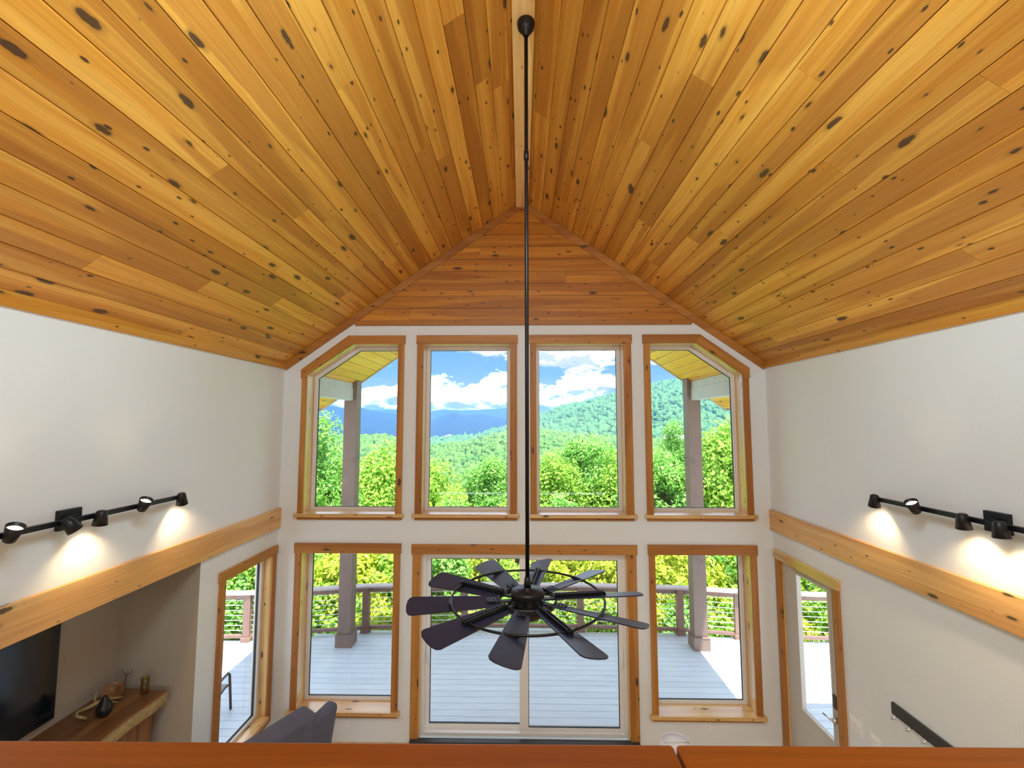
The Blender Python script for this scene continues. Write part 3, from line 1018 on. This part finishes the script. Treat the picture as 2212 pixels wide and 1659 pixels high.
o = thing('black_vase', 'small black teardrop vase on the mantel', 'vase', (-3.30, 3.80, 1.285))
MB().lathe([(0, 0), (.03, 0), (.05, .03), (.055, .06), (.042, .10), (.018, .14), (.012, .155), (.0, .155)], n=24).build('body', 'tv_frame', o, None)
o = thing('antler_ornament', 'looping antler ornament lying on the mantel', 'ornament', (-3.40, 3.86, 1.285))
MB().tube([(.0, -.10, .012), (.03, -.14, .03), (-.02, -.17, .06), (-.06, -.12, .06), (-.05, -.05, .05), (-.02, .0, .06), (.02, .08, .05), (.06, .16, .02)], [.006, .010, .012, .013, .014, .018, .012, .006], 8).build('beam', 'antler', o, None)
MB().tube([(-.03, .0, .05), (-.05, .02, .10), (-.045, .03, .15)], [.010, .008, .003], 8).build('tine', 'antler', o, None)
MB().tube([(.0, .03, .05), (.05, .03, .06), (.10, .07, .03)], [.010, .007, .003], 8).build('tine', 'antler', o, None)
o = thing('wooden_bowl', 'dark oval wooden dish tilted up at the back of the mantel', 'bowl', (-3.43, 4.02, 1.285))
b_ = MB().lathe([(0, 0), (.03, .004), (.06, .02), (.075, .045), (.07, .045), (.055, .025), (.0, .012)], n=24).build('body', 'mantel_wood', o, 'x')
b_.rotation_euler = (math.radians(35), math.radians(35), 0)
b_.location = (0, 0, .05)
o = thing('dry_twig', 'dry dark twig standing at the back of the mantel', 'twig', (-3.44, 4.14, 1.285))
MB().tube([(0, 0, 0), (.01, -.005, .06), (.03, -.01, .13), (.05, -.02, .18)], [.008, .007, .006, .002], 6).build('stem', 'bark', o, None)
MB().tube([(.03, -.01, .13), (.02, -.03, .17), (.0, -.03, .20)], [.006, .004, .002], 6).tube([(.03, -.01, .13), (.06, .0, .15), (.07, .01, .17)], [.005, .004, .002], 6).build('fork', 'bark', o, None)
o = thing('glass_vase', 'faint clear glass vase with a sprig at the right end of the mantel', 'vase', (-3.22, 4.10, 1.285))
MB().lathe([(0, .002), (.028, .002), (.03, .01), (.034, .14), (.031, .14), (.027, .012), (0, .01)], n=24).build('body', 'vase_glass', o, None)
MB().tube([(0, 0, .012), (.005, 0, .1), (-.01, .01, .17), (.015, .01, .20)], .003, 5).build('sprig', 'antler', o, None)

# ---------------------------------------------------------------- grey sofa (reclining sections seen from behind)
sofa = thing('sofa', 'dark grey upholstered sofa seen from behind by the left windows', 'sofa', (-2.03, 4.27, 0))
rot = math.radians(27)


def cushion(name, dims, loc, rz, tilt, bev=.05, mname='sofa_fabric'):
    a, b, c = dims
    o_ = MB().box((-a / 2, -b / 2, -c / 2), (a / 2, b / 2, c / 2)).build(name, mname, sofa, None, bevel=bev, seg=4)
    o_.rotation_mode = 'XYZ'
    o_.rotation_euler = (0, tilt, rz)
    o_.location = loc
    for p in o_.data.polygons:
        p.use_smooth = True
    return o_


# x = thickness, y = width, z = height; the back leans away from the seat
cushion('backrest', (.20, .66, .78), (-.100, -.10, .62), -rot, math.radians(10))
cushion('backrest', (.13, .42, .62), (.075, .36, .54), -math.radians(12), math.radians(9))
cushion('seat', (.44, .60, .20), (-.40, .02, .35), -rot, 0)
cushion('seat', (.44, .40, .20), (-.20, .50, .35), -math.radians(12), 0)
cushion('base', (.50, 1.0, .30), (-.26, .16, .105), -rot * .8, 0, .03)
cushion('armrest', (.44, .14, .50), (-.46, -.36, .33), -rot, 0)

# ---------------------------------------------------------------- white lamp by the right window
lamp = thing('floor_lamp', 'white drum shade lamp poking up over the loft cap under the right window', 'lamp', (1.36, 4.35, 0))
MB().lathe([(0, -.045), (.14, -.045), (.14, -.03), (.03, .0), (.012, .05), (.012, .70), (.0, .70)], n=32).build('stand', 'black_metal', lamp, None)
MB().lathe([(.118, .80), (.124, .80), (.15, .56), (.144, .56), (.118, .80)], n=48).build('lamp_shade', 'shade_white', lamp, None)
MB().lathe([(0, .786), (.119, .786), (.119, .79), (0, .79)], n=48).build('diffuser', 'shade_white', lamp, None)
MB().tube([(-.118, 0, .793), (0, 0, .795), (.118, 0, .793)], .003, 6).build('spider', 'steel', lamp, None)

# ---------------------------------------------------------------- deck
DZ = -0.08
deck = struct('deck', 'grey composite board deck outside the windows')
RAIL = [(-7.2, 7.98), (-4.63, 8.06), (-2.74, 8.44), (-1.01, 8.56), (1.05, 8.55), (2.775, 8.46), (3.68, 8.30), (4.95, 8.18), (7.4, 8.05)]


def rail_y(x):
    for (x0, y0), (x1, y1) in zip(RAIL, RAIL[1:]):
        if x0 <= x <= x1:
            return y0 + (y1 - y0) * (x - x0) / (x1 - x0)
    return 7.9


BP = 0.14
y = 2.9
row = 0
while y < 8.66:
    y1 = y + BP - .006
    spans = []
    if y1 < YO + .01:
        if y1 > 4.37:
            spans = [(-6.6, XL - .202), (XR + .202, 6.9)]
        else:
            spans = [(-6.6, -3.73), (XR + .202, 6.9)]
    else:
        xs_ = [x / 20 for x in range(-132, 139) if rail_y(x / 20) + .09 >= y1]
        if xs_:
            spans = [(min(xs_), max(xs_))]
    for a, b in spans:
        cuts = [a] + ([-3.9, 3.9] if row % 2 else [-5.3, 5.2]) + [b] if b - a > 11 else [a, b]
        for i in range(len(cuts) - 1):
            MB().box((cuts[i] + .0015, y, DZ - .025), (cuts[i + 1] - .0015, y1, DZ)).build('deck_board', 'deck_composite', deck, 'x')
    y += BP
    row += 1
MB().prism([(-6.6, 2.9), (-3.75, 2.9), (-3.75, 5.9), (3.2, 5.9), (3.2, 2.9), (6.9, 2.9)] + [(x, yv + .02) for x, yv in reversed(RAIL[1:-1])], 'z', DZ - .25, DZ - .06).build('deck_frame', 'bark', deck, 'x')
# stone-free apron of wall under the sliding door so no gap shows
MB().box((-3.1, YO - .02, -0.3), (3.1, YO + .03, DZ + .06)).build('sill_board', 'grey_siding', deck, None)

rail = thing('deck_railing', 'brown deck railing with flat top rail and horizontal cables', 'railing', (0, 8.5, DZ))
RT = 0.80


def along(p, q, w_, z0, z1, name, mname):
    p = Vector((p[0], p[1] - 8.5, 0)); q = Vector((q[0], q[1] - 8.5, 0))
    d = (q - p).normalized(); nrm = Vector((-d.y, d.x, 0))
    c = [p - nrm * w_ / 2, q - nrm * w_ / 2, q + nrm * w_ / 2, p + nrm * w_ / 2]
    MB().prism([(v.x, v.y) for v in c], 'z', z0, z1).build(name, mname, rail, ((d.x, d.y, 0), (nrm.x, nrm.y, 0), (0, 0, 1)))


for (p, q) in zip(RAIL, RAIL[1:]):
    along(p, q, .15, RT - .032, RT, 'top_rail', 'rail_top')
    along(p, q, .045, RT - .115, RT - .032, 'sub_rail', 'rail_brown')
    along(p, q, .06, .055, .105, 'bottom_rail', 'rail_brown')
    for zc_ in [.17 + .082 * i for i in range(7)]:
        MB().cyl((p[0], p[1] - 8.5, zc_), (q[0], q[1] - 8.5, zc_), .006, n=6, caps=False).build('cable', 'steel', rail, None)
for i, (x, yv) in enumerate([q for q in RAIL[1:-1] if abs(q[0] - 4.95) > .1] + [(5.75, rail_y(5.75))]):
    pw = .055 if abs(x - 3.68) > .1 else .03
    p = MB().box((x - pw, yv - 8.5 - pw, 0), (x + pw, yv - 8.5 + pw, RT - .03)).build('rail_post', 'rail_brown', rail, 'z')
    MB().box((x - pw - .022, yv - 8.5 - pw - .022, 0), (x + pw + .022, yv - 8.5 + pw + .022, .075)).build('post_skirt', 'rail_brown', p, None, bevel=.006)

# porch posts, beams, soffit
for s, lab in ((-1, 'brown square porch post with wide base, left one outside the windows'), (1, 'brown square porch post with wide base, right one half in sun')):
    xc = -2.915 if s < 0 else 2.92
    po = thing('porch_post', lab, 'post', (xc, 7.98, DZ), 'porch posts')
    zt = roofz(xc + .11, -.05) if s > 0 else roofz(xc - .11, -.05)
    xi = -s * .108
    MB().prism([(-.108, 0), (.108, 0), (.108, roofz(xc + .108, -.06) - DZ), (-.108, roofz(xc - .108, -.06) - DZ)], 'y', -.11, .11).build('shaft', 'post_paint', po, 'z', bevel=.003)
    MB().box((-.135, -.138, 0), (.135, .138, .19)).build('base_trim', 'post_paint', po, 'x', bevel=.003)
    MB().box((-.14, -.143, .19), (.14, .143, .205)).build('base_cap', 'post_paint', po, 'x', bevel=.004)
    xa_, xb_ = (-3.0, -2.87) if s < 0 else (2.875, 3.005)
    bm_ = struct('porch_beam', 'grey painted porch beam on the %s post' % ('left' if s < 0 else 'right'))
    xin = xb_ if s < 0 else xa_
    MB().box((xa_ + .004 * (s < 0) * 0, YO, 3.97), (xb_, 7.87, 4.17)).build('lower_board', 'grey_siding', bm_, 'y', bevel=.003)
    zt_ = roofz(xin, -.055)
    xa2, xb2 = (xa_ , xb_ - .012) if s < 0 else (xa_ + .012, xb_)
    MB().prism([(xa2, 4.172), (xb2, 4.172), (xb2, roofz(xb2, -.065)), (xa2, roofz(xa2, -.065))], 'y', YO, 7.87).build('upper_board', 'grey_siding', bm_, 'y')

for side in (-1, 1):
    s0 = 0.0
    k = 0
    while s0 < 3.54 / COSR - .02:
        s1 = min(s0 + .158, 3.54 / COSR)
        slope_plank(roof, side, s0 + .003, s1 - .003, YO, 8.14, -.04, 'soffit_pine')
        s0 += .158
    xo = RX + side * 3.57
    MB().prism([(RX, RZ - .075), (xo, roofz(xo, -.075)), (xo, roofz(xo, .26)), (RX, RZ + .26)], 'y', 8.14, 8.175).build('barge_board', 'grey_siding', roof, 'x')
    MB().box((min(xo, xo + side * .02), YB, roofz(xo, -.06)), (max(xo, xo + side * .02), 8.175, roofz(xo, .24))).build('eave_board', 'grey_siding', roof, 'y')
o = MB().box((XR + .21, 3.2, 2.72), (6.4, 5.90, 2.86)).build('roof_side', 'grey_siding', grain=None)
tag(o, 'flat side porch roof over the right exterior door', kind='structure')

# patio chair outside the left window
ch = thing('patio_chair', 'dark metal patio chair on the deck outside the left window', 'chair', (-4.01, 5.92, DZ))
ch.rotation_euler = (0, 0, PI / 2)
arm_l = MB()


def chair_side(yo):
    m_ = MB()
    m_.tube([(.29, yo, 0), (.255, yo, .30), (.235, yo, .455), (.20, yo, .485), (.14, yo, .48), (-.02, yo, .45), (-.24, yo, .42)], .016, 10)
    return m_


for yo in (-.27, .27):
    chair_side(yo).build('arm', 'bronze_metal', ch, None)
    MB().tube([(.25, yo, .33), (.15, yo, .335), (-.05, yo, .27), (-.22, yo, .24)], .013, 8).build('seat_rail', 'bronze_metal', ch, None)
    MB().tube([(-.16, yo, .26), (-.25, yo, .45), (-.36, yo, .86)], .014, 8).build('back_post', 'bronze_metal', ch, None)
    MB().tube([(-.02, yo, .27), (-.20, yo, .12), (-.26, yo, 0)], .014, 8).build('leg', 'bronze_metal', ch, None)
sg = MB()
prof = [(.24, .335), (.10, .325), (-.05, .28), (-.17, .27), (-.24, .42), (-.36, .85)]
for (xa_, z_a), (xb_, z_b) in zip(prof, prof[1:]):
    sg.add([(xa_, -.26, z_a), (xa_, .26, z_a), (xb_, .26, z_b), (xb_, -.26, z_b)], [(0, 1, 2, 3)])
o = sg.build('sling', 'sling', ch, None)
md = o.modifiers.new('thick', 'SOLIDIFY'); md.thickness = .006

# ---------------------------------------------------------------- ground, trees
rs = np.random.RandomState(5)


def grid_mesh(name, X, Y, Z, mname, smooth=True):
    ny, nx = X.shape
    V = np.stack([X.ravel(), Y.ravel(), Z.ravel()], 1).astype(np.float32)
    i = np.arange(ny - 1)[:, None] * nx + np.arange(nx - 1)[None, :]
    Q = np.stack([i, i + 1, i + nx + 1, i + nx], -1).reshape(-1, 4)
    return raw_mesh(name, V, Q, mname, smooth)


def raw_mesh(name, V, Q, mname, smooth=False):
    me = bpy.data.meshes.new(name)
    k_ = Q.shape[1]
    me.vertices.add(len(V)); me.vertices.foreach_set('co', np.ascontiguousarray(V, dtype=np.float32).ravel())
    me.loops.add(Q.size); me.loops.foreach_set('vertex_index', np.ascontiguousarray(Q, dtype=np.int32).ravel())
    me.polygons.add(len(Q)); me.polygons.foreach_set('loop_start', np.arange(0, Q.size, k_, dtype=np.int32))
    me.polygons.foreach_set('use_smooth', np.full(len(Q), smooth))
    me.update(calc_edges=True)
    me.validate()
    me.materials.append(MATS[mname])
    return me


def mobj(name, me, parent=None):
    o_ = bpy.data.objects.new(name, me)
    COL.objects.link(o_)
    if parent:
        o_.parent = parent
    return o_


def ground_z(y_):
    return -2.6 - 0.30 * np.maximum(np.asarray(y_) - 7, 0) - 0.0006 * np.maximum(np.asarray(y_) - 7, 0) ** 2


gx, gy = np.meshgrid(np.linspace(-70, 70, 60), np.linspace(1, 120, 60))
gz = ground_z(gy) + rs.normal(0, .15, gx.shape)
o = mobj('hillside', grid_mesh('hillside', gx, gy, gz, 'earth'))
tag(o, 'steep ground falling away below the deck', kind='structure')


def leaf_cloud(n_clump, n_leaf, rad, size, seed, flat=1.0, narrow=1.0):
    """leaves round clumps that fill an ellipsoid crown of radius 1 at the origin, scaled by rad"""
    r = np.random.RandomState(seed)
    rad = np.array(rad)
    d = r.normal(size=(n_clump, 3)); d /= np.linalg.norm(d, axis=1)[:, None]
    rr = r.uniform(.25, 1, n_clump)[:, None] ** .5
    cen = d * rr * .82
    # taper toward the top so that the crown is not a ball
    cen[:, :2] *= (1 - .45 * np.clip(cen[:, 2:3], 0, 1))
    cr = r.uniform(.16, .30, n_clump)
    ci = r.randint(0, n_clump, n_leaf)
    dl = r.normal(size=(n_leaf, 3)); dl /= np.linalg.norm(dl, axis=1)[:, None]
    pos = (cen[ci] + dl * (cr[ci] * r.uniform(.55, 1.08, n_leaf))[:, None]) * rad
    out = dl + .7 * r.normal(size=(n_leaf, 3)) + np.array([0, 0, .55])
    out /= np.linalg.norm(out, axis=1)[:, None]
    ax = np.cross(out, r.normal(size=(n_leaf, 3))); ax /= np.linalg.norm(ax, axis=1)[:, None]
    bx = np.cross(out, ax)
    L = size * r.uniform(.7, 1.3, n_leaf)[:, None]
    Wd = L * .62 * narrow
    V = np.empty((n_leaf, 4, 3))
    V[:, 0] = pos - ax * L * .5
    V[:, 1] = pos + bx * Wd * .5 + out * L * .08
    V[:, 2] = pos + ax * L * .5
    V[:, 3] = pos - bx * Wd * .5 + out * L * .08
    return V.reshape(-1, 3)


def leaf_mesh(name, V, mname):
    Q = np.arange(len(V)).reshape(-1, 4)
    return raw_mesh(name, V, Q, mname)


def trunk_mesh(seed, h_, r0, up):
    rr = random.Random(seed)
    m_ = MB()
    pts = [(0, 0, -h_)]
    x = y_ = 0
    for i in range(1, 7):
        x += rr.uniform(-.12, .12); y_ += rr.uniform(-.12, .12)
        pts.append((x, y_, -h_ + (h_ + up) * i / 6))
    m_.tube(pts, [r0 * (1 - .13 * i) for i in range(7)], 8)
    for i in range(6):
        b = Vector(pts[3 + i % 3])
        an = rr.uniform(0, 6.28)
        m_.tube([b, b + Vector((math.cos(an) * .3, math.sin(an) * .3, up * .2)), b + Vector((math.cos(an) * .6, math.sin(an) * .6, up * .4))], [r0 * .4, r0 * .28, r0 * .1], 6)
    return m_


TREE_PROTO = []
for i, (nc, nl, rad, sz, mn) in enumerate([(90, 19000, (1.7, 1.7, 2.4), .125, 'leaf_green'), (80, 19000, (2.0, 2.0, 2.0), .125, 'leaf_cool'),
                                           (75, 19000, (1.9, 1.9, 2.2), .12, 'leaf_green'), (90, 16000, (1.5, 1.5, 2.8), .14, 'leaf_cool')]):
    TREE_PROTO.append((leaf_mesh('foliage', leaf_cloud(nc, nl, rad, sz, 40 + i, narrow=.6 if i == 3 else 1.0), mn), rad))
SHRUB_PROTO = []
for i, (nc, nl, rad, sz, mn) in enumerate([(50, 10000, (1.15, 1.0, 1.25), .105, 'leaf_green'), (50, 10000, (1.2, 1.0, 1.1), .10, 'leaf_yellow'), (50, 10000, (1.1, 1.0, 1.35), .11, 'leaf_cool')]):
    SHRUB_PROTO.append((leaf_mesh('foliage', leaf_cloud(nc, nl, rad, sz, 70 + i), mn), rad))
TRUNKS = {}


def tree(u, vtop, Y, proto, sc, label, name='tree', group=None, rz=None):
    """u, vtop: direction of the crown top as read off the photo, turned into a place at distance Y"""
    x = (u - 1125.0) / 1000.0 * Y
    ztop = CAMZ + (912.0 - vtop) / 1000.0 * Y
    me, rad = (TREE_PROTO if name == 'tree' else SHRUB_PROTO)[proto]
    zc_ = ztop - rad[2] * sc * .98
    base = float(ground_z(Y))
    o_ = thing(name, label, 'tree' if name == 'tree' else 'shrub', (x, Y, base), group)
    fo_ = mobj('foliage', me, o_)
    fo_['kind'] = 'stuff'
    fo_.location = (0, 0, zc_ - base)
    fo_.scale = (sc, sc, sc)
    fo_.rotation_euler = (0, 0, R.uniform(0, 6.28) if rz is None else rz)
    h_ = zc_ - base
    tm = trunk_mesh(R.randint(0, 9999), max(h_, .4), .11 * sc if name == 'tree' else .035, rad[2] * sc * .3)
    to_ = tm.build('trunk', 'bark', o_, None)
    to_.location = (0, 0, h_)
    return o_


G = 'trees beyond the deck'
tree(668, 866, 13.0, 3, 1.15, 'tall narrow leaved tree left of the left porch post', group=G)
tree(825, 955, 15.0, 0, 1.0, 'bushy tree with a pointed top right of the left porch post', group=G)
tree(745, 985, 14.0, 2, 1.0, 'tree directly behind the left porch post', group=G)
tree(925, 985, 16.5, 2, 1.0, 'tree at the lower left of the second upper window', group=G)
tree(1062, 978, 17.0, 1, .72, 'round topped tree left of the fan rod', group=G)
tree(990, 1045, 14.0, 2, .9, 'low yellow green tree before the round topped tree', group=G)
tree(1195, 972, 16.5, 0, .85, 'tree just right of the fan rod', group=G)
tree(1268, 932, 18.0, 1, 1.05, 'tall leafy tree centred in the third upper window', group=G)
tree(1345, 965, 17.0, 2, 1.0, 'tree at the right edge of the third upper window', group=G)
tree(1452, 898, 15.5, 3, .75, 'tree with a wispy top left of the right porch post', group=G)
tree(1420, 960, 14.5, 1, .9, 'bushy tree at the left of the last upper window', group=G)
tree(1560, 900, 14.0, 0, 1.0, 'tall tree right of the right porch post', group=G)
tree(1660, 905, 14.5, 2, 1.1, 'tree behind the right end of the last upper window', group=G)
tree(1110, 1060, 15.0, 0, .9, 'low tree behind the fan rod', group=G)
GL = 'leafy growth crowding the deck railing'
for i, u in enumerate(range(330, 1960, 74)):
    for j, (Y, vt) in enumerate(((12.3, 1085), (10.6, 1165), (9.75, 1255))):
        uu = u + R.uniform(-22, 22) + 37 * (j % 2)
        pr = R.choice([0, 0, 1, 2])
        if 1180 < uu < 1500 and j == 1:
            pr = 1
        zone = next(nm for lim, nm in ((610, 'seen through the tall left wall window'), (885, 'behind the left porch post'), (1132, 'beyond the left sliding door panel'), (1385, 'beyond the right sliding door panel'), (1665, 'behind the right porch post'), (9999, 'seen through the glazed side door')) if uu < lim)
        rowl = ('tall green shrub at the back of the growth ', 'mid height shrub in the growth ', 'low leafy shrub just past the deck railing ')[j]
        tree(uu, vt + R.uniform(-28, 28) - (30 if uu < 640 or uu > 1640 else 0), Y, pr, R.uniform(.85, 1.1), rowl + zone, 'shrub', ('back', 'middle', 'front')[j] + ' shrubs ' + zone)

# ---------------------------------------------------------------- hills and mountains


def interp(tab, u):
    tab = np.array(tab)
    return np.interp(u, tab[:, 0], tab[:, 1])


def fbm(x, y, seed, octs=5):
    r = np.random.RandomState(seed)
    out = np.zeros_like(x)
    amp = 1.0
    f = 1.0
    for _ in range(octs):
        for __ in range(3):
            a = r.uniform(0, 6.28); ph = r.uniform(0, 6.28)
            out += amp * np.sin((x * math.cos(a) + y * math.sin(a)) * f + ph) / 3
        amp *= .55; f *= 2.05
    return out


def mountain(label, tab, Yc, base, y0, nu, mname, rough, seed, u0=-.95, u1=.95, name='mountain', freq=10.0):
    u = np.linspace(u0, u1, nu)
    crest = CAMZ + interp(tab, u) * Yc + fbm(u * freq * 3, u * 0, seed, 5) * rough * .35
    tv_ = np.concatenate([np.linspace(0, 1, 60), [1.08, 1.25, 1.5]])
    Zs = []; Xs = []; Ys = []
    for q in tv_:
        Y = y0 + (Yc - y0) * q
        sh = (3 * q * q - 2 * q ** 3) if q <= 1 else 1 - (q - 1) * 1.4
        sh = .55 * sh + .45 * q if q <= 1 else sh
        z = base + (crest - base) * sh
        z = z + fbm(u * freq, np.full_like(u, q * 5.0), seed + 7, 5) * rough * min(1.0, 4 * (1 - q) if q < 1 else 0)
        Xs.append(u * Y); Ys.append(np.full_like(u, Y)); Zs.append(z)
    me = grid_mesh(name, np.array(Xs), np.array(Ys), np.array(Zs), mname)
    o_ = mobj(name, me)
    tag(o_, label, kind='structure')
    return np.array(Xs), np.array(Ys), np.array(Zs), o_


A_TAB = [(-.95, -.04), (-.45, -.035), (-.3, -.03), (-.2, -.056), (-.12, -.045), (-.03, -.024), (.04, -.022), (.12, -.03), (.3, -.04), (.95, -.03)]
R_TAB = [(-.95, -.05), (-.3, -.045), (-.1, -.03), (.0, -.004), (.038, .010), (.085, .031), (.144, .042), (.209, .059), (.279, .078), (.314, .087), (.349, .091), (.45, .08), (.7, .05), (.95, .04)]
B_TAB = [(-.95, .05), (-.5, .045), (-.416, .037), (-.38, .030), (-.345, .031), (-.328, .026), (-.266, .015), (-.22, .004), (-.195, .006), (-.147, .0225), (-.12, .014), (-.085, .017), (-.025, .006), (.05, .0), (.2, .0), (.95, .0)]
C_TAB = [(-.95, .03), (-.42, .026), (-.322, .026), (-.29, .029), (-.266, .028), (-.196, .025), (-.165, .027), (-.125, .024), (-.085, .0275), (-.05, .030), (-.025, .0315), (.0, .026), (.038, .019), (.065, .025), (.12, .022), (.95, .03)]
mC = mountain('pale blue mountain range farthest away on the horizon', C_TAB, 6500, -110, 4300, 500, 'forest_blue', 26, 3)
mB = mountain('blue mountain ridge before the farthest range', B_TAB, 3600, -120, 2200, 420, 'forest_blue', 20, 9)
mR = mountain('big green wooded mountain rising to the right', R_TAB, 1300, -60, 420, 420, 'forest_far', 7, 21)
mA = mountain('wooded green hill in the middle distance beyond the trees', A_TAB, 430, -48, 90, 420, 'forest_near', 2.2, 33, name='hill')
vx, vy = np.meshgrid(np.linspace(-4500, 4500, 40), np.linspace(430, 5200, 40))
o = mobj('valley', grid_mesh('valley', vx, vy, np.full_like(vx, -62) + (vy - 430) * -.012 + rs.normal(0, 2, vx.shape), 'forest_far'))
tag(o, 'flat wooded valley floor below the blue mountains', kind='structure')

# tree crowns on the near hill and on the green mountain
ico = bmesh.new()
bmesh.ops.create_icosphere(ico, subdivisions=1, radius=1.0)
ICV = np.array([v.co[:] for v in ico.verts]); ICF = np.array([[l.index for l in f.verts] for f in ico.faces])
ico.free()


def forest(name, label, surf, n, size, mname, seed, qmin=0, qmax=60, ulim=.62):
    Xs, Ys, Zs, par = surf
    r = np.random.RandomState(seed)
    ny, nx = Xs.shape
    ii = r.uniform(qmin, qmax, n); jj = r.uniform(nx * (0.5 - ulim / 2), nx * (0.5 + ulim / 2), n)
    i0 = ii.astype(int); j0 = np.minimum(jj.astype(int), nx - 2)
    fi = ii - i0; fj = jj - j0
    def bl(A):
        return (A[i0, j0] * (1 - fi) * (1 - fj) + A[i0 + 1, j0] * fi * (1 - fj) + A[i0, j0 + 1] * (1 - fi) * fj + A[i0 + 1, j0 + 1] * fi * fj)
    c = np.stack([bl(Xs), bl(Ys), bl(Zs)], 1)
    s = size * r.uniform(.6, 1.35, n)
    V = ICV[None] * (1 + .28 * r.normal(size=(n, len(ICV), 1)))
    V = V * np.stack([s, s, s * r.uniform(.9, 1.5, n)], 1)[:, None, :] + c[:, None, :] + np.array([0, 0, .2])[None, None] * s[:, None, None]
    Q = (ICF[None] + (np.arange(n) * len(ICV))[:, None, None]).reshape(-1, 3)
    me = raw_mesh(name, V.reshape(-1, 3), Q, mname, True)
    o_ = mobj(name, me)
    tag(o_, label, 'forest', kind='stuff')
    return o_


forest('hill_forest', 'tree crowns covering the green hill in the middle distance', mA, 16000, 2.1, 'forest_near', 4)
forest('mountain_forest', 'tree crowns covering the green mountain to the right', mR, 14000, 5.2, 'forest_far', 6)

# small pale marks in the valley: a cleared strip and a few roofs
o = MB().prism([(-330, 1700), (-322, 1700), (-395, 2650), (-412, 2650)], 'z', -74, -66).build('valley_road', 'road_pale', grain=None)
tag(o, 'pale cleared strip running up the far valley', 'road')

hs = thing('house', 'pale distant house with a wide roof on the wooded hill right of the fan rod', 'house', (140, 432, -16))
MB().box((-9, -4, 0), (9, 4, 5)).build('wall', 'roof_white', hs, None)
MB().prism([(-5, 5), (5, 5), (0, 8)], 'x', -10, 10).build('roof', 'road_pale', hs, None)
for xk in (-6, -2, 2, 6):
    MB().box((xk - .7, -4.1, 1.6), (xk + .7, -3.98, 3.6)).build('window', 'gasket', hs, None)

# haze: a thin scattering layer of air over the valley and mountains
m, t = mat('air')
AIR = (0.13, 0.345, 0.76, 1)
vsn = t.n('ShaderNodeVolumeScatter', Color=AIR, Density=0.00027)
van = t.n('ShaderNodeVolumeAbsorption', Color=AIR, Density=0.00027)
vad = t.n('ShaderNodeAddShader', i0=vsn.outputs[0], i1=van.outputs[0])
oo = t.n('ShaderNodeOutputMaterial')
t.t.links.new(vad.outputs[0], oo.inputs['Volume'])
o = MB().box((-7000, 100, -200), (7000, 7200, 190)).build('haze', 'air', grain=None)
tag(o, 'bluish summer haze over the valley and mountains', 'haze', kind='stuff')
